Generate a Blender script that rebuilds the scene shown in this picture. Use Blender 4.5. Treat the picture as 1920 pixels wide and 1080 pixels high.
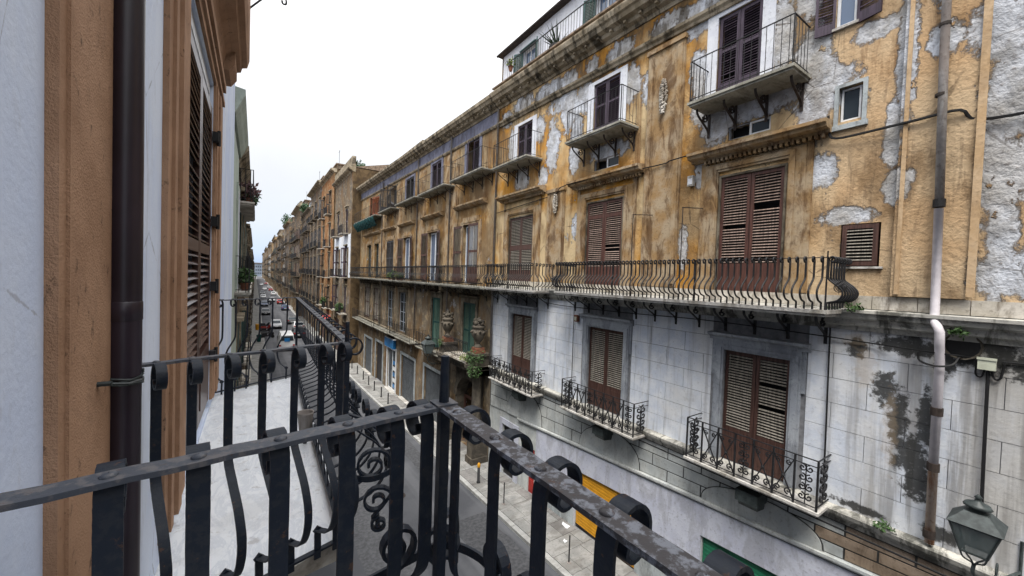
import bpy, math, random
from math import sin, cos, pi, radians as rad
from mathutils import Vector, Matrix
random.seed(11)
sc = bpy.context.scene
for o in list(bpy.data.objects): bpy.data.objects.remove(o)
H = 9.3                                   # eye height above the street below the balcony
# ------------------------------------------------------------------ camera
cam_d = bpy.data.cameras.new('camera'); cam = bpy.data.objects.new('camera', cam_d)
sc.collection.objects.link(cam); sc.camera = cam
cam_d.sensor_width = 36; cam_d.lens = 720/1920*36; cam_d.clip_start = .02; cam_d.clip_end = 4000
def cam_matrix(yaw, pit, rol):
    y, p, r = rad(yaw), rad(pit), rad(rol)
    F = Vector((sin(y)*cos(p), cos(y)*cos(p), sin(p))); R0 = Vector((cos(y), -sin(y), 0)); U0 = R0.cross(F)
    R = R0*cos(r)+U0*sin(r); U = -R0*sin(r)+U0*cos(r)
    return Matrix(((R.x,U.x,-F.x,0),(R.y,U.y,-F.y,0),(R.z,U.z,-F.z,H),(0,0,0,1)))
cam.matrix_world = cam_matrix(33.82, -1.47, 2.0)
# ------------------------------------------------------------------ sky, sun, exposure
SUN_EL, SUN_AZ = 62, 250                  # high thin sun behind cloud, over the left-hand roofs
wd = bpy.data.worlds.new('World'); sc.world = wd; wd.use_nodes = True
nt = wd.node_tree; nt.nodes.clear()
wo = nt.nodes.new('ShaderNodeOutputWorld'); bg = nt.nodes.new('ShaderNodeBackground'); bg.inputs[1].default_value = .1
sky = nt.nodes.new('ShaderNodeTexSky'); sky.sky_type = 'NISHITA'; sky.sun_disc = False
sky.sun_elevation = rad(SUN_EL); sky.sun_rotation = rad(SUN_AZ); sky.air_density = 1.0; sky.dust_density = 2.5
tc = nt.nodes.new('ShaderNodeTexCoord'); sp = nt.nodes.new('ShaderNodeSeparateXYZ'); nt.links.new(tc.outputs['Generated'], sp.inputs[0])
rp = nt.nodes.new('ShaderNodeValToRGB'); nt.links.new(sp.outputs['Z'], rp.inputs[0])   # overcast layer, thinner and bluer at the horizon
e = rp.color_ramp.elements; e[0].position = 0.0; e[0].color = (.16,.215,.31,1); e[1].position = 1; e[1].color = (1,1,1,1)   # brightest overhead, as a cloudy sky is
for p_, c_ in ((.035,(.235,.28,.36,1)),(.10,(.285,.302,.335,1)),(.2,(.315,.319,.328,1)),(.45,(.42,.42,.425,1))): rp.color_ramp.elements.new(p_).color = c_
sca = nt.nodes.new('ShaderNodeVectorMath'); sca.operation = 'SCALE'; sca.inputs['Scale'].default_value = 11.6
cn = nt.nodes.new('ShaderNodeTexNoise'); cn.inputs['Scale'].default_value = 2.2; cn.inputs['Detail'].default_value = 5   # faint tone in the cloud layer
cr = nt.nodes.new('ShaderNodeMapRange'); cr.inputs[1].default_value = .3; cr.inputs[2].default_value = .7; cr.inputs[3].default_value = .90; cr.inputs[4].default_value = 1.06
cm = nt.nodes.new('ShaderNodeVectorMath'); cm.operation = 'SCALE'; nt.links.new(tc.outputs['Generated'], cn.inputs['Vector']); nt.links.new(cn.outputs[0], cr.inputs[0]); nt.links.new(rp.outputs[0], cm.inputs[0]); nt.links.new(cr.outputs[0], cm.inputs['Scale'])
nt.links.new(cm.outputs[0], sca.inputs[0])
mx = nt.nodes.new('ShaderNodeMix'); mx.data_type = 'RGBA'; mx.inputs[0].default_value = .92
nt.links.new(sky.outputs[0], mx.inputs[6]); nt.links.new(sca.outputs[0], mx.inputs[7])
nt.links.new(mx.outputs[2], bg.inputs[0]); nt.links.new(bg.outputs[0], wo.inputs[0])
sun_d = bpy.data.lights.new('sun', 'SUN'); sun_d.energy = 1.5; sun_d.angle = rad(24); sun_d.color = (1,.96,.9)
sun = bpy.data.objects.new('sun', sun_d); sc.collection.objects.link(sun)
sd = Vector((-cos(rad(SUN_EL))*.7, -cos(rad(SUN_EL))*.714, sin(rad(SUN_EL))))
sun.rotation_euler = sd.to_track_quat('Z', 'Y').to_euler()
sky.sun_rotation = math.atan2(sd.x, sd.y)
sc.view_settings.view_transform = 'Standard'; sc.view_settings.look = 'None'; sc.view_settings.gamma = 1
sc.view_settings.exposure = 1.48
sc.render.engine = 'CYCLES'; sc.cycles.use_denoising = True; sc.cycles.max_bounces = 6; sc.cycles.diffuse_bounces = 1
sc.cycles.glossy_bounces = 3; sc.cycles.transmission_bounces = 4; sc.cycles.caustics_reflective = False; sc.cycles.caustics_refractive = False
# ------------------------------------------------------------------ node helper
class G:
    def __init__(s, name, rough=.8, spec=.3):
        s.m = bpy.data.materials.new(name); s.m.use_nodes = True; s.t = s.m.node_tree
        s.b = s.t.nodes['Principled BSDF']; s.b.inputs['Roughness'].default_value = rough
        s.b.inputs['Specular IOR Level'].default_value = spec
        g = s.n('ShaderNodeNewGeometry'); v = s.n('ShaderNodeVectorMath'); v.operation = 'SUBTRACT'
        s.l(g.outputs['Position'], v.inputs[0]); v.inputs[1].default_value = (0,0,H); s.P = v.outputs[0]
        q = s.n('ShaderNodeSeparateXYZ'); s.l(s.P, q.inputs[0]); s.X, s.Y, s.Z = q.outputs
    def n(s, t): return s.t.nodes.new(t)
    def l(s, a, b): s.t.links.new(a, b)
    def put(s, sock, v):
        if isinstance(v, bpy.types.NodeSocket): s.l(v, sock)
        elif isinstance(v, (tuple, list)): sock.default_value = tuple(v)+(1,)*(len(sock.default_value)-len(v))
        else: sock.default_value = v
    def math(s, op, a, b=0.0, c=None, clamp=False):
        n = s.n('ShaderNodeMath'); n.operation = op; n.use_clamp = clamp; s.put(n.inputs[0], a); s.put(n.inputs[1], b)
        if c is not None: s.put(n.inputs[2], c)
        return n.outputs[0]
    def map(s, scale=(1,1,1), loc=(0,0,0), src=None):
        n = s.n('ShaderNodeMapping'); s.l(src or s.P, n.inputs[0]); n.inputs['Location'].default_value = loc; n.inputs['Scale'].default_value = scale
        return n.outputs[0]
    def noise(s, scale=1, detail=4, rough=.55, st=(1,1,1), loc=(0,0,0), dist=0.0):
        n = s.n('ShaderNodeTexNoise'); s.l(s.map(st, loc), n.inputs['Vector']); n.inputs['Scale'].default_value = scale
        n.inputs['Detail'].default_value = detail; n.inputs['Roughness'].default_value = rough; n.inputs['Distortion'].default_value = dist
        return n.outputs[0]
    def step(s, v, a, b):                 # smooth 0..1 between a and b (a may exceed b)
        n = s.n('ShaderNodeMapRange'); n.interpolation_type = 'SMOOTHSTEP'; s.put(n.inputs[0], v)
        inv = a > b
        n.inputs[1].default_value = min(a,b); n.inputs[2].default_value = max(a,b)
        n.inputs[3].default_value = 1.0 if inv else 0.0; n.inputs[4].default_value = 0.0 if inv else 1.0
        return n.outputs[0]
    def mix(s, f, a, b):
        n = s.n('ShaderNodeMix'); n.data_type = 'RGBA'; s.put(n.inputs[0], f); s.put(n.inputs[6], a); s.put(n.inputs[7], b); return n.outputs[2]
    def blob(s, cy, cz, ry, rz, jag, k=.9, hard=.12):
        dy = s.math('DIVIDE', s.math('SUBTRACT', s.Y, cy), ry); dz = s.math('DIVIDE', s.math('SUBTRACT', s.Z, cz), rz)
        d = s.math('SQRT', s.math('ADD', s.math('MULTIPLY', dy, dy), s.math('MULTIPLY', dz, dz)))
        d = s.math('ADD', d, s.math('MULTIPLY', s.math('SUBTRACT', jag, .5), k*2))
        return s.step(d, 1+hard, 1-hard)
    def blobs(s, lst, jag, k=.9, hard=.12):
        r = None
        for b in lst:
            m = s.blob(*b, jag, k, hard); r = m if r is None else s.math('MAXIMUM', r, m)
        return r
    def bump(s, h, dist=.02, strength=.6):
        n = s.n('ShaderNodeBump'); n.inputs['Distance'].default_value = dist; n.inputs['Strength'].default_value = strength
        s.l(h, n.inputs['Height']); s.l(n.outputs[0], s.b.inputs['Normal'])
    def col(s, c): s.put(s.b.inputs['Base Color'], c); return s.m
def plain(name, c, rough=.6, metal=0.0, var=.25, sc_=6, spec=.3, bump=0.0):
    g = G(name, rough, spec); n = g.noise(sc_, 4, .6)
    d = tuple(x*(1-var) for x in c); u = tuple(min(1, x*(1+var)) for x in c)
    g.b.inputs['Metallic'].default_value = metal
    if bump: g.bump(g.noise(sc_*5, 3, .6), bump, .5)
    return g.col(g.mix(g.step(n, .3, .7), d, u))
M = {}
# ---- ochre plaster of the palace opposite
def ochre(name, a=(.52,.245,.038), b=(.60,.46,.27), white=True, seed=0):
    g = G(name, .92, .15); lo = (seed*3.1, seed*7.7, seed*1.3)
    big = g.noise(.55, 3, .5, loc=lo); mid = g.noise(2.2, 5, .62, loc=lo); fine = g.noise(11, 5, .65)
    stk = g.noise(1, 6, .68, st=(1, 2.4, .28), loc=lo, dist=.5); stk2 = g.noise(1, 6, .7, st=(1, 5, .6), loc=(lo[0], 4+lo[1], 2), dist=.6)
    c = g.mix(g.step(big, .34, .58), a, b)
    wash = g.noise(.8, 6, .62, st=(1,1,.55), loc=(6+lo[0],2+lo[1],1)); gate = g.noise(.7, 3, .5, loc=(2,5+lo[1],8))
    c = g.mix(g.math('MULTIPLY', g.step(mid, .48, .7), .5), c, (.70,.52,.29))
    if white: c = g.mix(g.math('MULTIPLY', g.step(g.Y, 4.4, 2.7), .72), c, (.60,.44,.285))
    c = g.mix(g.math('MULTIPLY', g.step(wash, .46, .62), .72), c, (.19,.115,.055))
    c = g.mix(g.math('MULTIPLY', g.math('MULTIPLY', g.step(stk, .48, .7), g.step(gate, .40, .58)), .9), c, (.17,.08,.028))
    c = g.mix(g.math('MULTIPLY', g.math('MULTIPLY', g.step(stk2, .5, .68), g.step(gate, .58, .42)), .55), c, (.11,.075,.05))
    m2 = g.noise(3.1, 5, .6, st=(1,1.4,1), loc=(3,1+lo[1],9))
    jag = g.math('ADD', g.math('MULTIPLY', g.noise(2.2, 8, .72, loc=(9,lo[1],5)), .6), g.math('MULTIPLY', g.noise(7, 6, .7, st=(1,1,.7)), .4))
    # plaster that has come away: pale lime coat with grey mortar inside
    wn = g.noise(.95, 9, .70, st=(1,1,.8), loc=(1.7+lo[0],8.2+lo[1],3.3))
    w = g.step(wn, .62, .66)
    if white:
        pl = [(7.35,6.0,.62,.62),(2.0,4.3,.16,1.5),(2.15,3.0,.13,.75),(.7,4.3,.5,.6),(.95,2.6,.14,1.5),(.80,1.2,.16,1.4),(3.1,3.95,.5,.2),
              (3.45,3.9,.3,.75),(5.5,4.3,.5,.6),(4.6,4.35,.9,.32),(4.1,5.9,.26,.9),(3.25,2.5,.3,.35),(2.75,1.5,.45,.2),(11.3,6.6,.55,.9),(10.5,6.7,.5,.6),(12.3,5.4,.4,1.1),
              (14.4,4.5,.5,.55),(6.0,4.9,.3,.7),(7.4,4.5,.32,.4),(13.2,6.4,.35,.6),(3.8,7.6,.9,.4),(7.2,7.65,.5,.35),(12.6,7.8,1.0,.35),(10.2,7.75,.3,.3),(3.6,6.4,.3,.5),(6.2,7.3,.7,.5),(5.0,7.55,.7,.45),(8.9,7.6,.6,.4),(11.4,7.75,.5,.35),(14.5,7.9,.8,.35),(15.8,7.6,.5,.4),(9.3,4.45,.9,.3),(12.0,7.0,.7,.35),(15.3,6.2,.4,.8),(8.4,6.4,.35,.6),(11.0,4.6,.3,.6),(.6,.35,.5,.4),(.7,5.6,.5,.35),(.75,3.4,.34,.9),(.6,2.0,.3,.5),(3.5,5.1,.35,.6),(2.5,5.1,.35,.22),(3.9,7.0,.7,.4),(2.3,6.6,.3,.4),(3.2,4.4,.5,.3),(1.55,4.4,.22,.3),(2.05,2.0,.22,.35),(6.1,5.9,.3,.5),(10.9,5.6,.35,.7),(5.9,3.0,.2,.5),(7.0,3.9,.25,.5),(6.35,1.0,.15,.6),(10.8,2.0,.2,.4),(12.9,4.3,.35,.4),]
        w = g.math('MAXIMUM', w, g.blobs(pl, jag, 1.6, .16))
        w = g.math('MULTIPLY', w, g.step(m2, .30, .36))
    wc = g.mix(g.step(mid, .36, .66), (.66,.69,.75), (.33,.335,.35)); wc = g.mix(g.math('MULTIPLY', g.step(wash, .40, .60), .5), wc, (.40,.36,.30))
    wc = g.mix(g.math('MULTIPLY', g.step(fine, .5, .7), .5), wc, (.22,.2,.19))
    c = g.mix(w, c, wc)
    edge = g.math('MULTIPLY', g.math('MULTIPLY', w, g.math('SUBTRACT', 1.0, w)), 1.3, clamp=True)
    c = g.mix(edge, c, (.07,.055,.045))
    if white:                             # damp dirt below the cornice, seen on the frieze as runs of black
        dk = g.math('MULTIPLY', g.step(g.noise(1, 5, .7, st=(1,2.2,.9), loc=(2,2,2)), .46, .6), g.step(g.Z, 6.2, 7.6))
        c = g.mix(g.math('MULTIPLY', dk, .75), c, (.085,.07,.05))
    c = g.mix(g.math('MULTIPLY', g.step(fine, .58, .72), .3), c, (.12,.08,.05))
    vr = g.n('ShaderNodeTexVoronoi'); vr.feature = 'DISTANCE_TO_EDGE'; g.l(g.map((1,.7,.55)), vr.inputs['Vector']); vr.inputs['Scale'].default_value = .9
    ck = g.math('MULTIPLY', g.step(g.math('ADD', vr.outputs[0], g.math('MULTIPLY', g.math('SUBTRACT', mid, .5), .06)), .006, .001), g.step(big, .4, .55))
    c = g.mix(g.math('MULTIPLY', ck, .7), c, (.07,.05,.035))
    h = g.math('ADD', g.math('MULTIPLY', w, -1.3), g.math('ADD', g.math('MULTIPLY', fine, .45), g.math('MULTIPLY', g.math('MULTIPLY', w, mid), 1.5)))
    g.bump(h, .06, 1.0)
    return g.col(c)
M['ochre'] = ochre('weathered_ochre_plaster')
M['ochre2'] = ochre('ochre_plaster_portal_house', (.33,.175,.05), (.31,.235,.145), False, 2)
def moulding(name, a, b, dark, amt=.7):
    g = G(name, .9, .15); n = g.noise(1.6, 5, .6); s = g.noise(1, 6, .7, st=(1,2.6,.9), dist=.7); f = g.noise(14, 4, .6)
    c = g.mix(g.step(n, .38, .62), a, b); c = g.mix(g.math('MULTIPLY', g.step(s, .46, .62), amt), c, dark)
    c = g.mix(g.math('MULTIPLY', g.step(f, .55, .7), .4), c, tuple(x*.6 for x in dark))
    g.bump(g.math('ADD', f, n), .015, .6); return g.col(c)
M['peach'] = moulding('peach_stucco', (.54,.37,.21), (.60,.44,.28), (.30,.19,.10), .4)
M['ochre_trim'] = moulding('ochre_stucco_moulding', (.33,.21,.10), (.41,.32,.215), (.11,.06,.03), .8)
M['cornice'] = moulding('soot_stained_cornice_stone', (.25,.205,.14), (.42,.36,.27), (.045,.038,.028), .9)
M['ledge'] = moulding('grey_mossy_ledge_stone', (.40,.39,.36), (.60,.58,.52), (.06,.06,.05), .85)
M['stone_grey'] = moulding('grey_painted_stone', (.36,.40,.42), (.47,.51,.52), (.15,.15,.14), .5)
M['frame_grey'] = moulding('slate_blue_stucco_frame', (.31,.335,.375), (.40,.425,.46), (.15,.16,.18), .55)
M['portal'] = moulding('blackened_portal_stone', (.085,.075,.06), (.14,.12,.095), (.05,.045,.04), .8)
M['dirty_wall'] = ochre('grimy_brown_grey_plaster', (.15,.115,.075), (.225,.19,.145), False, 8)
M['dirty'] = moulding('dingy_brown_grey_plaster', (.12,.10,.072), (.215,.185,.14), (.035,.03,.024), .85)
# ---- white limewashed lower wall, jointed like ashlar
def white_wall():
    g = G('stained_white_limewash', .9, .15)
    big = g.noise(.5, 3, .5); mid = g.noise(2.4, 6, .65); fine = g.noise(16, 5, .7); stk = g.noise(1, 4, .62, st=(1,5,.3)); st2 = g.noise(1, 4, .6, st=(1,2.4,.16), loc=(0,7,0))
    c = g.mix(g.step(mid, .36, .64), (.66,.71,.80), (.79,.82,.87))
    c = g.mix(g.math('MULTIPLY', g.step(big, .45, .66), .45), c, (.62,.60,.55))
    c = g.mix(g.math('MULTIPLY', g.step(stk, .49, .68), .55), c, (.38,.38,.39))
    gr = g.noise(1.3, 8, .72, loc=(4,9,2)); c = g.mix(g.math('MULTIPLY', g.step(gr, .54, .70), .4), c, (.33,.32,.31))
    rgt = g.step(g.Y, 3.0, 1.7)
    c = g.mix(g.math('MULTIPLY', g.math('MULTIPLY', g.step(st2, .44, .6), rgt), .55), c, (.43,.39,.32))
    c = g.mix(g.math('MULTIPLY', g.math('MULTIPLY', g.step(stk, .42, .6), rgt), .5), c, (.20,.19,.18))
    jag = g.noise(5.5, 6, .72)
    k = g.blobs([(1.66,-3.0,.24,.36),(1.85,-2.35,.14,.5),(2.05,-1.85,.17,.3),(1.5,-2.3,.12,.5),(1.55,-3.45,.22,.3),(1.75,-1.0,.5,.17),(1.3,-1.1,.14,.35),(.75,-.95,.2,.3),(2.5,-1.15,.16,.18),(1.05,-1.0,.16,.26),(.35,-1.1,.3,.25),(2.3,-4.3,.4,.08),(1.2,-4.2,.25,.15)], jag, 1.5, .25)
    c = g.mix(g.math('MULTIPLY', k, .93), c, (.035,.035,.033))
    ru = g.blobs([(2.35,-1.5,.14,.4),(1.95,-2.6,.1,.7),(2.55,-1.0,.2,.14)], jag, 1.2, .3)
    c = g.mix(g.math('MULTIPLY', ru, .3), c, (.44,.33,.21))
    c = g.mix(g.math('MULTIPLY', g.step(fine, .56, .7), .35), c, (.30,.30,.31))
    g.bump(g.math('ADD', fine, g.math('MULTIPLY', mid, 1.2)), .012, .6)
    return g.col(c)
M['white'] = white_wall()
M['joint'] = plain('dark_wall_joint', (.23,.235,.25), .95)
M['joint_dark'] = plain('black_wall_joint', (.06,.06,.06), .95)
M['lavender'] = moulding('lavender_painted_shop_front', (.54,.56,.66), (.62,.64,.72), (.33,.33,.36), .5)
M['lav_band'] = moulding('lavender_grey_frieze_plaster', (.165,.172,.235), (.23,.238,.31), (.075,.07,.085), .65)
M['band_grey'] = moulding('grey_green_stucco_ashlar', (.50,.53,.53), (.60,.62,.60), (.30,.30,.28), .4)
M['band_brown'] = moulding('brown_stone_course', (.34,.26,.19), (.44,.35,.27), (.14,.10,.07), .5)
M['pent'] = moulding('pale_penthouse_wall', (.66,.68,.74), (.74,.76,.80), (.48,.48,.5), .25)
def wood(name, c, spread=.35, rough=.55):
    g = G(name, rough, .35); n = g.noise(1, 4, .6, st=(3,30,2)); f = g.noise(9, 4, .65)
    k = g.mix(g.step(n, .35, .65), tuple(x*(1-spread) for x in c), tuple(min(1,x*(1+spread)) for x in c))
    k = g.mix(g.math('MULTIPLY', g.step(f, .60, .72), .35), k, tuple(.5*x+.06 for x in c)); g.bump(f, .003, .4)
    return g.col(k)
M['sh_red'] = wood('red_brown_painted_shutter', (.085,.036,.027)); M['sl_red'] = wood('lit_red_slat', (.28,.205,.17))  # slats paler than the frame: light on their tops put into the colour
M['sh_brown'] = wood('brown_painted_shutter', (.075,.038,.03)); M['sl_brown'] = wood('grey_brown_slat', (.25,.225,.19))
M['sh_purple'] = wood('dark_plum_painted_shutter', (.055,.038,.058)); M['sl_purple'] = wood('dark_plum_slat', (.085,.062,.088))
M['sh_green'] = wood('dark_green_shutter', (.014,.05,.048)); M['sl_green'] = wood('green_slat', (.055,.11,.085))
M['sh_dark'] = wood('near_black_shutter', (.03,.028,.03)); M['sl_dark'] = wood('dark_grey_slat', (.06,.055,.055))
M['sh_orange'] = wood('rust_orange_shutter', (.22,.06,.024)); M['sl_orange'] = wood('rust_orange_slat', (.26,.08,.034))
M['sh_left'] = wood('glossy_brown_shutter', (.065,.032,.024), .25, .3); M['sl_left'] = wood('glossy_brown_slat', (.09,.048,.036), .25, .22)
M['white_wood'] = plain('white_painted_wood', (.76,.78,.80), .5, 0, .08)
M['dark'] = plain('dark_room', (.012,.012,.014), .9)
M['curtain'] = plain('pale_curtain', (.42,.45,.50), .9, 0, .3, 2)
g = G('window_glass', .08, .22); M['glass'] = g.col((.03,.04,.05))
g = G('bluish_glass', .05, .8); M['glass_blue'] = g.col((.10,.15,.24))
def iron(name, a, b, rough=.5):
    g = G(name, rough, .34); n = g.noise(38, 5, .65); n2 = g.noise(5, 3, .5); f = g.noise(130, 3, .6)
    c = g.mix(g.step(g.math('ADD', n, g.math('MULTIPLY', n2, .3)), .62, .76), a, b)
    c = g.mix(g.math('MULTIPLY', g.step(g.noise(34, 6, .7, loc=(3,3,3)), .60, .68), .8), c, (.085,.042,.024))
    g.put(g.b.inputs['Roughness'], g.math('ADD', rough-.1, g.math('MULTIPLY', n, .3)))
    g.bump(g.math('ADD', f, g.math('MULTIPLY', n, 2.0)), .0012, .5); return g.col(c)
M['iron'] = iron('blue_black_iron_paint', (.006,.012,.024), (.016,.021,.03), .5)
M['iron_rail'] = iron('worn_handrail_paint', (.06,.068,.085), (.12,.115,.12), .5)
M['iron_worn'] = iron('peeling_handrail_paint', (.06,.055,.058), (.21,.22,.25), .55)
M['iron_far'] = plain('black_iron', (.018,.018,.020), .55, 0, .4)
M['iron_rust'] = plain('rusty_black_iron', (.035,.026,.022), .7, 0, .5)
def marble():
    g = G('white_marble_slab', .35, .4); w = g.noise(3.2, 9, .72, st=(2.6,.9,1), dist=.7); d = g.noise(9, 5, .7)
    c = g.mix(g.step(w, .46, .53), (.86,.88,.91), (.72,.75,.80)); c = g.mix(g.step(w, .53, .6), c, (.86,.88,.91))
    c = g.mix(g.math('MULTIPLY', g.step(d, .58, .70), .55), c, (.34,.31,.28)); st_ = g.noise(1.7, 7, .7, loc=(5,1,0)); c = g.mix(g.math('MULTIPLY', g.step(st_, .52, .66), .35), c, (.50,.50,.50)); return g.col(c)
M['marble'] = marble()
M['slab'] = moulding('weathered_balcony_slab', (.46,.42,.35), (.62,.58,.52), (.14,.11,.08), .7)
M['slab_dark'] = moulding('grimy_balcony_slab', (.27,.26,.22), (.38,.37,.32), (.09,.08,.06), .6)
M['slab_w'] = moulding('white_marble_balcony_edge', (.47,.45,.41), (.60,.58,.55), (.15,.13,.10), .65)
# left wall
def left_wall():
    g = G('lavender_white_plaster', .9, .15); a = g.noise(1.6, 5, .6, st=(1,1,.6)); f = g.noise(40, 4, .6)
    c = g.mix(g.step(a, .35, .65), (.64,.73,.93), (.76,.83,.96)); d = g.noise(5, 8, .72, st=(1,1.2,.4)); k = g.noise(1, 6, .7, st=(1,3,.35), dist=.8)
    c = g.mix(g.math('MULTIPLY', g.step(d, .54, .68), .4), c, (.48,.50,.56)); c = g.mix(g.math('MULTIPLY', g.step(k, .56, .7), .35), c, (.44,.45,.48))
    vr = g.n('ShaderNodeTexVoronoi'); vr.feature = 'DISTANCE_TO_EDGE'; g.l(g.map((1,1.4,.8)), vr.inputs['Vector']); vr.inputs['Scale'].default_value = 1.1
    ck = g.math('MULTIPLY', g.step(g.math('ADD', vr.outputs[0], g.math('MULTIPLY', g.math('SUBTRACT', d, .5), .08)), .005, .0), .5); c = g.mix(ck, c, (.3,.3,.33))
    g.bump(g.math('ADD', f, g.math('MULTIPLY', d, 2.0)), .0028, .6); return g.col(c)
M['left_white'] = left_wall()
def salmon():
    g = G('salmon_brown_stucco', .85, .2); a = g.noise(2.5, 5, .6); s = g.noise(3, 7, .72, st=(1,1.2,1), dist=.8); k = g.noise(18, 6, .75, st=(1,1,.6)); f = g.noise(160, 3, .6)
    c = g.mix(g.step(a, .36, .64), (.35,.205,.125), (.45,.275,.175)); c = g.mix(g.math('MULTIPLY', g.step(s, .5, .66), .35), c, (.25,.15,.10))
    c = g.mix(g.math('MULTIPLY', g.step(k, .59, .68), .8), c, (.08,.05,.035)); g.bump(g.math('ADD', f, g.math('MULTIPLY', k, 2.0)), .004, .8); return g.col(c)
M['salmon'] = salmon()
M['pipe_dark'] = plain('dark_plum_pipe_paint', (.018,.012,.020), .35, 0, .3, 4, .5)
M['pipe_grey'] = moulding('grey_zinc_pipe', (.30,.28,.27), (.40,.38,.36), (.15,.11,.09), .5)
M['pipe_pink'] = plain('pinkish_white_plastic_pipe', (.66,.62,.65), .4, 0, .1)
M['pipe_rust'] = moulding('rust_streaked_pipe', (.58,.46,.38), (.62,.52,.45), (.34,.13,.04), .8)
M['black'] = plain('black_rubber', (.012,.012,.013), .6)
def asphalt():
    g = G('worn_asphalt', .85, .25); a = g.noise(.5, 5, .6); f = g.noise(60, 3, .7); s = g.noise(1, 3, .5, st=(1.2,.05,1))
    c = g.mix(g.step(a, .35, .65), (.07,.073,.082), (.105,.108,.118)); c = g.mix(g.math('MULTIPLY', g.step(s, .5, .65), .5), c, (.165,.168,.18))
    c = g.mix(g.math('MULTIPLY', g.step(f, .6, .72), .4), c, (.22,.22,.22)); g.bump(f, .006, .5); return g.col(c)
M['asphalt'] = asphalt()
M['asphalt_dark'] = plain('dark_asphalt_repair', (.075,.077,.083), .85, 0, .3, 9, .25, .004); M['asphalt_pale'] = plain('pale_asphalt_repair', (.135,.137,.145), .88, 0, .25, 9, .25, .004)
M['paving'] = moulding('grey_paving_stone', (.24,.24,.232), (.34,.335,.32), (.15,.14,.125), .5)
M['paving2'] = moulding('dark_paving_stone', (.18,.175,.17), (.26,.25,.24), (.11,.10,.09), .5)
M['kerb'] = moulding('pale_kerb_stone', (.36,.36,.35), (.46,.46,.44), (.2,.19,.18), .4)
M['earth'] = plain('dusty_ground', (.14,.13,.12), .95)
M['yellow'] = plain('yellow_roller_shutter_paint', (.62,.29,.018), .45, 0, .15, 3)
M['green_sh'] = plain('green_roller_shutter_paint', (.02,.16,.085), .45, 0, .2, 3)
M['grey_sh'] = plain('grey_roller_shutter', (.085,.095,.105), .5, 0, .25, 3)
M['red'] = plain('red_paint', (.36,.03,.025), .5)
M['orange_pl'] = ochre('orange_plaster', (.27,.10,.028), (.28,.155,.075), False, 4)
M['beige_pl'] = ochre('beige_grey_plaster', (.125,.105,.08), (.165,.148,.125), False, 5)
M['grey_pl'] = ochre('grey_brown_plaster', (.066,.062,.058), (.10,.094,.088), False, 6)
M['dark_pl'] = ochre('dark_sooty_plaster', (.043,.041,.041), (.075,.071,.068), False, 7)
M['brown_pl'] = moulding('brown_side_plaster', (.10,.068,.036), (.145,.10,.055), (.04,.028,.02), .65)
M['green_pl'] = moulding('pale_sage_plaster', (.42,.48,.42), (.48,.54,.47), (.25,.28,.24), .3)
M['far_wall'] = plain('hazed_distant_plaster', (.20,.235,.29), .95, 0, .2, .1)  # blue tint of distance haze painted into the wall colour
M['tile'] = plain('old_roof_tile', (.20,.15,.11), .9, 0, .5, 5)
M['leaf'] = plain('green_leaf', (.036,.075,.02), .6, 0, .5, 30)
M['leaf_dry'] = plain('yellow_green_leaf', (.16,.19,.05), .7, 0, .5, 30)
M['leaf_dark'] = plain('dark_green_leaf', (.025,.06,.022), .6, 0, .5, 30)
M['flower'] = plain('pink_flower', (.11,.06,.062), .7, 0, .3, 30)
M['terracotta'] = plain('terracotta', (.20,.085,.05), .85)
M['net'] = plain('teal_net', (.008,.055,.055), .9, 0, .4, 9)
M['lamp_metal'] = plain('dark_grey_green_lamp_metal', (.045,.055,.055), .45, 0, .35, 12)
g = G('frosted_lamp_glass', .22, .5); M['lamp_glass'] = g.col((.16,.20,.20)); g.b.inputs['Alpha'].default_value = .8
M['box_cream'] = plain('cream_plastic', (.58,.60,.48), .5, 0, .1)
M['blue_sign'] = plain('blue_sign_panel', (.02,.17,.42), .4, 0, .3, 2)
for k, c in dict(silver=(.42,.43,.45), whitec=(.72,.73,.74), blackc=(.02,.02,.024), redc=(.34,.03,.025), bluec=(.04,.07,.16), greyc=(.12,.125,.13)).items():
    M[k] = plain('car_paint_'+{'whitec':'white','blackc':'black','redc':'red','bluec':'blue','greyc':'grey'}.get(k,k), c, .28, 0, .05, 1, .6)
M['tyre'] = plain('tyre_rubber', (.015,.015,.016), .85)
M['rim'] = plain('wheel_metal', (.30,.31,.32), .35, .6, .2)
M['lens'] = plain('lamp_lens', (.60,.62,.64), .15, 0, .1); M['tail'] = plain('red_lens', (.40,.02,.02), .2, 0, .1)
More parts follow.
